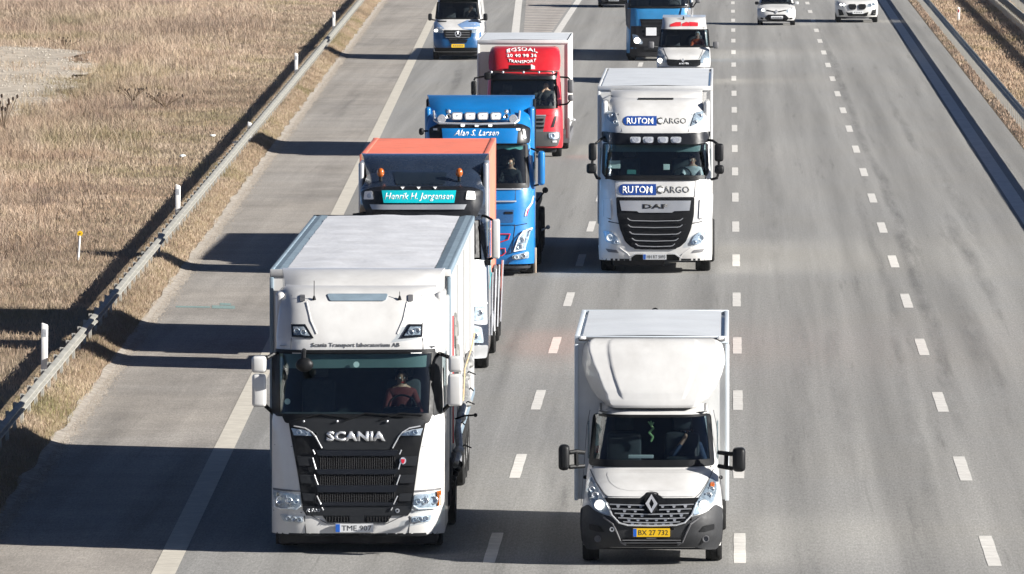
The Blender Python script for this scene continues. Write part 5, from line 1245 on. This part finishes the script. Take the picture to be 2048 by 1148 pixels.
B().box(-1.16, -.96, .25, .45, 2.28, 2.5, .05).build('corner_mirror', BLACK, v.root)
a = v.Q(955, 80, 2.2); b_ = v.Q(1137, 80, 2.2)
cargo(v, 2.2, 9.2, a.x, b_.x, .75, a.z, plain('cream_box_paint', (.60, .585, .545), .55, var=.05, dirt=.1), ROOFW, COOLW, .06)
# spoiler
vs = []; fs = []; lv = [(141, 70, .5), (138, 71, .55), (125, 72, .7), (112, 71, .9), (102, 69, 1.1), (96, 66, 1.3), (93, 60, 1.6)]; ni = 24
for py, hw, dy in lv:
    q = v.Q(c-hw, py, dy); w = abs(q.x-v.Q(c, py, dy).x)
    for i in range(ni+1): u = 2*i/ni-1; vs.append((u*w, dy+.35*abs(u)**6, q.z))
for j in range(len(lv)-1):
    for i in range(ni): a0 = j*(ni+1)+i; fs.append((a0, a0+1, a0+ni+2, a0+ni+1))
k0 = len(vs)
for j in range(len(lv)):
    for i in (0, ni): p = vs[j*(ni+1)+i]; vs.append((p[0], 2.1, p[2]))
for j in range(len(lv)-1): a0 = j*(ni+1); fs.append((a0, a0+ni+1, k0+2*j+2, k0+2*j)); a0 += ni; fs.append((a0, k0+2*j+1, k0+2*j+3, a0+ni+1))
a0 = (len(lv)-1)*(ni+1); fs.append(tuple(range(a0, a0+ni+1))+(k0+2*(len(lv)-1)+1, k0+2*(len(lv)-1)))
sp = link('roof_spoiler', meshdata('roof_spoiler', vs, fs), RED, v.root, True)
SPZ = [v.Q(c, q[0], q[2]).z for q in lv]
def sp_text(t, box, dy, arc=0, tilt=0):
    o = v.text(t, box, WTEXT, dy=lambda x, z: float(np.interp(z, SPZ, [q[2] for q in lv]))+.35*min(1, abs(x)/1.05)**6, off=.03, th=.03, bold=.012, arc=arc, parent=sp); return o
sp_text('EGSDAL', (1013, 94.5, 1075, 101.5), 1.02, arc=4); sp_text('20 40 98 36', (1013, 107.6, 1073, 114), .86); sp_text('TRANSPORT', (1016, 120.5, 1072, 126.5), .68, arc=-3.2)
v.panel('spoiler_grille', rrect(1017, 130, 1062, 139, 1), BLACK, off=.05, th=.02, dy=.52, step=.3); v.panel('spoiler_lamp', [(1062, 128), (1070, 132), (1070, 138), (1062, 138)], WTEXT, off=.06, th=.02, dy=.52)
underside(v, 1.8, 9)
B().box(1.05, 1.3, 2.4, 8.8, .35, .6).box(1.2, 1.32, 1.9, 2.1, .5, 1.1, .03).build('side_guard', GREYP, v.root); B().box(-1.3, -1.05, 2.4, 8.8, .35, .6).build('side_guard', GREYP, v.root)
B().tube([(1.25, 3.0, .95), (1.40, 3.0, 1.0)], .02).sph((1.42, 3.0, 1.0), .05).build('marker_arm', ALU, v.root)
v.driver(1092, 171, 1.1, CLOTH['black'], 'driver in a black top in the red box truck', 0, hand_face=True)

# ---------------------------------------------------------------- vans and cars
def van(name, label, pxc, pyg, prof, zs, hole, side, L, mat, d=.35, n=5, roofz=2.5, wr=.35, hw=.86, yw=.9, yr=4.4):
    v = Veh(name, label, 'van' if 'van' in name else 'car', pxc, pyg, prof, d, n, .12)
    v.shell('body', zs, L, mat, hole=hole, side=side)
    for x in (-hw, hw): v.wheel(x, yw, wr, .22); v.wheel(x*1.01, yr, wr, .22)
    B().box(-hw+.1, hw-.1, .4, L-.3, .16, .45, .04).build('underbody', CHASS, v.root)
    return v
# 7. blue and white delivery van on the slip road
def zscale(k): return [(a*k if a > .5 else a, b, w) for a, b, w in VP], [z*k if z > .5 else z for z in VZ], (1.44*k, 2.15*k, .92), (1.7, 2.5, 1.5*k, 2.05*k)
VP = [(.32, .06, .94), (.5, .0, .96), (.8, .04, .97), (1.05, .16, .96), (1.15, .30, .95), (1.28, .62, .93), (1.40, .98, .92), (1.44, 1.04, .91), (2.15, 1.55, .82), (2.25, 1.7, .80), (2.55, 2.3, .78), (2.6, 2.6, .78)]
VZ = [.32, .4, .5, .65, .8, .95, 1.05, 1.15, 1.2, 1.28, 1.34, 1.40, 1.44, 1.6, 1.8, 2.0, 2.15, 2.25, 2.4, 2.55, 2.6]
v = van('delivery_van', 'white delivery van with blue lower front and pale blue bonnet graphics on the slip road', 915, 120.5, *zscale(1.09), 5.9, WHITE)
c = 915; v.inside(.7, 1.57, 2.4, .8, 1.25, 2.8, wheel_x=.45, seats=(-.4, .4))
wsh = [(874, 4), (956, 4), (961, 37.5), (870, 37.5)]
v.panel('windshield', wsh, GLASSD, off=.012, th=.006); v.panel('windshield_surround', wsh, BLACK, off=.02, th=.014, hole=[(877, 6), (953, 6), (957, 35), (874, 35)])
v.panel('blue_lower_film', fillet([(867, 64), (890, 66), (898, 78), (905, 84), (925, 84), (932, 78), (940, 66), (963, 64), (962, 90), (958, 97), (872, 97), (868, 90)], 2), VBLUE, off=.016)
v.panel('bonnet_film', [(915, 49), (934, 40), (958, 42), (962, 58), (944, 60), (926, 58)], VLIGHT, off=.014); v.panel('bonnet_film', [(868, 44), (874, 43), (889, 57), (880, 58), (868, 55)], VLIGHT, off=.014)
v.panel('grille', fillet([(887, 60), (944, 60), (942, 74), (934, 78), (897, 78), (889, 74)], 2), BLACK, off=.04, th=.03)
for yy in (64, 69, 74): v.panel('grille_slat', [(891, yy), (940, yy), (939, yy+1.2), (892, yy+1.2)], GREYP, off=.055, th=.02)
v.panel('star_badge', circ(916, 68, 6.5), CHROME, off=.07, th=.02, hole=circ(916, 68, 4.8, None, 10), step=.5)
for k in range(3): a_ = math.radians(90+120*k); v.strip('star_arm', [(916, 68), (916+5.5*math.cos(a_), 68-5.5*math.sin(a_))], .012, CHROME, .075)
v.headlight(fillet([(867, 57), (880, 57), (886, 60), (886, 66), (868, 65)], 2), c, [(873, 61, 3.5, CHROME)], off=.03)
for px in (872, 957): B().sph(v.surf(px, 61, .07), .065, (1.1, .4, .8), 12).build('lit_bulb', LIT, v.root)
v.panel('lower_intake', fillet([(897, 79), (936, 79), (932, 86), (901, 86)], 1.5), BLACK, off=.03, th=.02); v.panel('bumper_lip', [(868, 95), (962, 95), (960, 103), (870, 103)], BLACK, off=.03, th=.03)
v.plate(903, 88, 929, 95, '', True, off=.06, blue=0)
v.panel('wiper_cover', [(874, 41), (893, 41.5), (893, 43.5), (876, 43.5)], BLACK, off=.03, mir=c)
v.mirror([(856.5, 27, 864, 41)], .95, [[(864, 39, 1), (870, 40, 1.1)]], BLACK, BLACK, .25, .05, .03); v.mirror([(966.5, 27, 975, 41)], .95, [[(966, 39, 1), (960, 40, 1.1)]], BLACK, BLACK, .25, .05, .03)
v.driver(942, 15, 1.75, CLOTH['black'], 'driver in dark clothes in the blue and white delivery van', .2, hand_face=True)
# 9. white van with red lettering behind the lettered truck
v = van('panel_van', 'white panel van with red lettering over the windscreen behind the lettered truck', 1367, 168.5, *zscale(.905), 5.6, WHITE)
c = 1367; v.inside(.6, 1.30, 2.0, .80, 1.25, 2.8, wheel_x=.45, seats=(-.4, .4))
wsh = fillet([(1321, 58), (1417, 58), (1420, 94), (1317, 94)], 2)
v.panel('windshield', wsh, GLASSD, off=.012, th=.006); v.panel('windshield_surround', wsh, BLACK, off=.02, th=.014, hole=[(1324, 60), (1414, 60), (1416, 91), (1321, 91)])
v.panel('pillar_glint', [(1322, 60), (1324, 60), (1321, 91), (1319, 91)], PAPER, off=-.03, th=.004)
for q in ([(1341, 48), (1352, 44), (1362, 44), (1362, 52), (1340, 53)], [(1364, 47), (1372, 43.5), (1378, 45), (1378, 52), (1364, 52)], [(1379, 43.5), (1388, 44), (1396, 45), (1396, 52), (1379, 52)]): v.panel('red_lettering', q, REDF, off=.03, th=.01, step=.1)
v.panel('grille', fillet([(1333, 118), (1366, 120), (1401, 119), (1401, 130), (1396, 132), (1340, 132), (1335, 130)], 2), BLACK, off=.04, th=.03); v.text('MASTER', (1358, 125, 1378, 129), ALU, off=.06, bold=.03)
v.panel('diamond_badge', [(1366, 116), (1369, 120.5), (1366, 125), (1363, 120.5)], CHROME, off=.07, th=.02, step=.4)
v.headlight(fillet([(1316, 98), (1322, 100), (1330, 112), (1334, 125), (1326, 126), (1314, 118)], 2), c, [(1320, 121, 5, CHROME)], off=.03)
for px in (1320, 1413): B().sph(v.surf(px, 121, .08), .085, (1, .4, 1), 12).build('lit_bulb', LIT, v.root)
v.panel('bumper', fillet([(1314, 133), (1421, 133), (1418, 152), (1317, 152)], 3), GREYP, off=.03, th=.04)
v.strip('bonnet_edge', [(1327, 97), (1332, 110), (1336, 117)], .014, GREYP, .01, mir=c)
B().cyl(v.surf(1367, 39, .0), v.surf(1367, 39, .0)+Vector((0, 0, .12)), .04, .02, 8).build('antenna', BLACK, v.root)
v.mirror([(1426, 83, 1437, 97)], .95, [[(1426, 94, 1), (1419, 94, 1.1)]], GREYP, BLACK, .25, .05, .03); v.mirror([(1297, 83, 1308, 97)], .95, [[(1308, 94, 1), (1315, 94, 1.1)]], GREYP, BLACK, .25, .05, .03)
v.driver(1395, 70, 1.7, CLOTH['orange'], 'driver in an orange jacket and white cap in the white panel van', 0, hair=WTEXT)
# 8. pale blue tipper tractor at the top
v = Veh('lorry', 'pale blue lorry with dark grille and one lit headlamp partly behind the white panel van', 'truck', 1318, 122,
        [(.30, .05, 1.27), (.5, .0, 1.28), (1.6, .06, 1.27), (2.05, .12, 1.26), (2.1, .15, 1.25), (2.95, .35, 1.2), (3.1, .4, 1.2), (3.6, 1.0, 1.1), (3.7, 2.2, 1.1)], d=.34, n=6, step=.14)
c = 1318
v.shell('cab', [.3, .4, .5, .8, 1.2, 1.6, 1.85, 2.05, 2.1, 2.4, 2.7, 2.95, 3.1, 3.3, 3.6, 3.7], 2.2, MBLUE, hole=(2.1, 2.95, .91), side=(.75, 1.6, 2.15, 2.8)); v.inside(1.2, 2.1, 3.0, 1.14, .34, 2.1, wheel_x=.6, seats=(-.6, .6))
wsh = fillet([(1259, -27), (1377, -27), (1382, 16), (1256, 16)], 2)
v.panel('windshield', wsh, GLASS, off=.015, th=.008); v.panel('windshield_surround', wsh, BLACK, off=.024, th=.018, hole=[(1263, -25), (1373, -25), (1377, 12), (1261, 12)])
v.panel('lower_front', [(1262, 52), (1374, 52), (1377, 112), (1259, 112)], plain('dark_front_plastic', (.012, .012, .014), .6, var=.2), off=.012)
v.panel('grille', [(1280, 38), (1356, 38), (1350, 72), (1286, 72)], BLACK, off=.03, th=.03)
for yy in (42, 50, 58, 66): v.panel('grille_slat', [(1283, yy), (1353, yy), (1352, yy+3), (1284, yy+3)], CHAR, off=.05, th=.03)
v.panel('corner_blade', [(1268, 16), (1272, 16), (1279, 50), (1273, 52)], MBLUE, off=.05, th=.04, mir=c); v.panel('license_board', [(1292, 55), (1313, 55), (1313, 71), (1292, 71)], PLATEW, off=.08, th=.02)
v.headlight(fillet([(1264, 68), (1274, 70), (1286, 84), (1284, 89), (1268, 85)], 3), c, [(1274, 80, 6, CHROME)], off=.03); B().sph(v.surf(1274, 81, .08), .12, (1, .4, .9), 14).build('lit_bulb', LIT, v.root)
v.panel('side_panel', [(1250, 4), (1262, 8), (1260, 60), (1252, 50)], GREYP, off=.02, mir=c); v.panel('bumper_step', [(1286, 92), (1350, 92), (1346, 100), (1290, 100)], CHAR, off=.05, th=.03)
B().box(-1.1, 1.1, .3, 1, .15, .5, .05).build('underbody', CHASS, v.root)
for x in (-1.08, 1.08): v.wheel(x, 1.3, .5, .32); v.wheel(x, 5, .5, .5)
v.mirror([(1392, -30, 1402, -6), (1391, -4, 1401, 6)], .4, [[(1392, 5, .4), (1386, 14, .4), (1380, 14, .5)]], GREYP, BLACK, .18, .05, .025); v.mirror([(1236, -28, 1246, 0)], .4, [[(1245, -2, .4), (1254, 6, .5)]], BLACK, BLACK, .18, .05, .025)
underside(v, 2, 12); a = v.Q(1250, -60, 2.8); cargo(v, 2.8, 13, -1.27, 1.27, 1.0, 3.9, COOLW, ROOFW, COOLW, .06)
# 10-12. cars
CP = [(.22, .10, .80), (.36, .0, .84), (.52, .02, .85), (.68, .10, .85), (.76, .25, .83), (.88, .75, .80), (.93, .95, .78), (.96, 1.0, .77), (1.36, 1.62, .62), (1.44, 1.9, .58), (1.47, 2.3, .56)]
CZ = [.22, .29, .36, .44, .52, .6, .68, .72, .76, .82, .88, .93, .96, 1.1, 1.25, 1.36, 1.44, 1.47]
v = van('hatchback', 'small white hatchback with lit headlamps, left of the two white cars at the top', 1553, 51, CP, CZ, (.96, 1.36, .9), (1.3, 2.3, 1.0, 1.32), 3.5, WHITE, d=.30, n=4, wr=.30, hw=.72, yw=.65, yr=3.0)
c = 1553; v.inside(.5, .96, 1.42, .6, .9, 2.6, wheel_x=.36, seats=(-.34, .34))
wsh = [(1528, -16), (1578, -16), (1584, 7), (1522, 7)]
v.panel('windshield', wsh, GLASSD, off=.012, th=.006); v.panel('windshield_surround', wsh, BLACK, off=.02, th=.014, hole=[(1531, -14), (1575, -14), (1580, 4), (1526, 4)])
v.headlight(fillet([(1521, 15), (1528, 16), (1532, 21), (1530, 25), (1522, 22)], 1.5), c, [(1526, 20, 2.5, CHROME)], off=.02)
for px in (1526, 1580): B().sph(v.surf(px, 20, .05), .07, (1, .4, .9), 12).build('lit_bulb', LIT, v.root)
v.panel('grille_line', [(1533, 19), (1547, 22), (1559, 22), (1573, 19), (1573, 21), (1559, 24), (1547, 24), (1533, 21)], BLACK, off=.02); v.panel('badge', [(1553, 19), (1556.5, 23), (1553, 27), (1549.5, 23)], CHROME, off=.04, th=.02, step=.4)
v.panel('lower_grille', fillet([(1536, 29), (1570, 29), (1578, 36), (1574, 41), (1534, 41), (1529, 36)], 2), BLACK, off=.03, th=.02); v.plate(1542, 32, 1566, 38, '', False, off=.06, blue=0)
v.panel('fog_recess', [(1521, 35), (1527, 36), (1526, 39), (1521, 38)], BLACK, off=.02, mir=c)
v.mirror([(1510, 3, 1518, 9)], 1.0, [[(1518, 7, 1), (1524, 7, 1.05)]], BLACK, BLACK, .18, .03, .02); v.mirror([(1589, 3, 1597, 9)], 1.0, [[(1589, 7, 1), (1583, 7, 1.05)]], COOLW, BLACK, .18, .03, .02)
v.driver(1568, -6, 1.75, CLOTH['grey'], 'driver in grey in the small white hatchback', 0)
SP = [(.26, .08, .90), (.4, .0, .94), (.6, .0, .95), (.82, .06, .95), (.95, .22, .93), (1.05, .7, .90), (1.12, 1.1, .88), (1.15, 1.15, .86), (1.55, 1.8, .70), (1.63, 2.1, .66), (1.66, 2.5, .64)]
SZ = [.26, .33, .4, .5, .6, .7, .82, .88, .95, 1.0, 1.05, 1.12, 1.15, 1.3, 1.45, 1.55, 1.63, 1.66]
v = van('suv_car', 'white suv with dark twin kidney grille at the top beside the right edge line', 1714, 45.5, SP, SZ, (1.15, 1.55, .9), (1.5, 2.5, 1.2, 1.5), 4.4, WHITE, d=.34, n=4, wr=.36, hw=.82, yw=.85, yr=3.6)
c = 1714.5; v.inside(.6, 1.15, 1.6, .68, 1.0, 3.0, wheel_x=.4, seats=(-.38, .38))
wsh = [(1688, -36), (1741, -36), (1748, -12), (1681, -12)]
v.panel('windshield', wsh, GLASSD, off=.012, th=.006)
v.panel('kidney_grille', fillet([(1698, 8), (1711, 8), (1713, 13), (1711, 19), (1700, 19), (1696.5, 14)], 2), BLACK, off=.03, th=.02, mir=c)
v.headlight(fillet([(1676, 5), (1692, 7), (1693, 13), (1682, 13), (1677, 10)], 1.5), c, [(1681, 9, 2.5, CHROME), (1688, 10, 2.5, CHROME)], off=.02)
for px in (1682, 1688): B().sph(v.surf(px, 9.5, .05), .05, (1, .4, .9), 10).build('lit_bulb', LIT, v.root)
v.panel('side_intake', fillet([(1676, 18), (1684, 20), (1688, 30), (1678, 31)], 1), BLACK, off=.02, mir=c); v.panel('lower_intake', fillet([(1692, 24), (1702, 27), (1727, 27), (1737, 24), (1734, 32), (1696, 32)], 1), BLACK, off=.03, mir=None)
v.plate(1705, 22, 1727, 27.5, '', False, off=.06, blue=0); v.panel('skid_plate', [(1690, 35), (1739, 35), (1737, 38), (1692, 38)], GREYP, off=.02)
v.mirror([(1661, -12, 1670, -5)], 1.1, [[(1670, -7, 1.1), (1678, -7, 1.15)]], COOLW, BLACK, .2, .03, .02); v.mirror([(1759, -12, 1768, -5)], 1.1, [[(1759, -7, 1.1), (1751, -7, 1.15)]], COOLW, BLACK, .2, .03, .02)
v = van('dark_car', 'dark car with a white plate cut off by the top edge of the photo', 1234, 15.5, SP, SZ, (1.15, 1.55, .9), (1.5, 2.5, 1.2, 1.5), 4.4, NAVY, d=.34, n=4, wr=.34, hw=.80, yw=.85, yr=3.5)
c = 1234; v.panel('windshield', [(1209, -64), (1259, -64), (1265, -42), (1203, -42)], GLASSD, off=.012, th=.006)
v.panel('grille', fillet([(1208, -12), (1260, -12), (1256, 6), (1212, 6)], 2), BLACK, off=.02); v.plate(1217, -3, 1238, 2.5, '', False, off=.05, blue=0); v.panel('bumper_lip', [(1202, 8), (1266, 8), (1264, 10), (1204, 10)], GREYP, off=.03)
v.headlight([(1198, -22), (1210, -20), (1209, -13), (1199, -15)], c, [(1204, -18, 2.5, CHROME)], off=.02); v.inside(.6, 1.15, 1.6, .68, 1.0, 3.0, wheel_x=.4, seats=(-.38, .38))

# ------------------------------------------------------------------ thin haze over the whole motorway
hz = B().box(-3300, 3300, -80, 4200, -1.6, 14.5).build('haze', None, None, False, kind='stuff', label='thin pale haze lying over the motorway and the meadow', category='haze')
m = bpy.data.materials.new('haze'); m.use_nodes = True; nt = m.node_tree; nt.nodes.clear()
o_ = nt.nodes.new('ShaderNodeOutputMaterial'); pv = nt.nodes.new('ShaderNodeVolumePrincipled'); pv.inputs['Color'].default_value = (.86, .92, 1, 1)
pv.inputs['Density'].default_value = .00004; pv.inputs['Anisotropy'].default_value = .2; nt.links.new(pv.outputs[0], o_.inputs['Volume']); hz.data.materials.append(m); hz.display_type = 'WIRE'
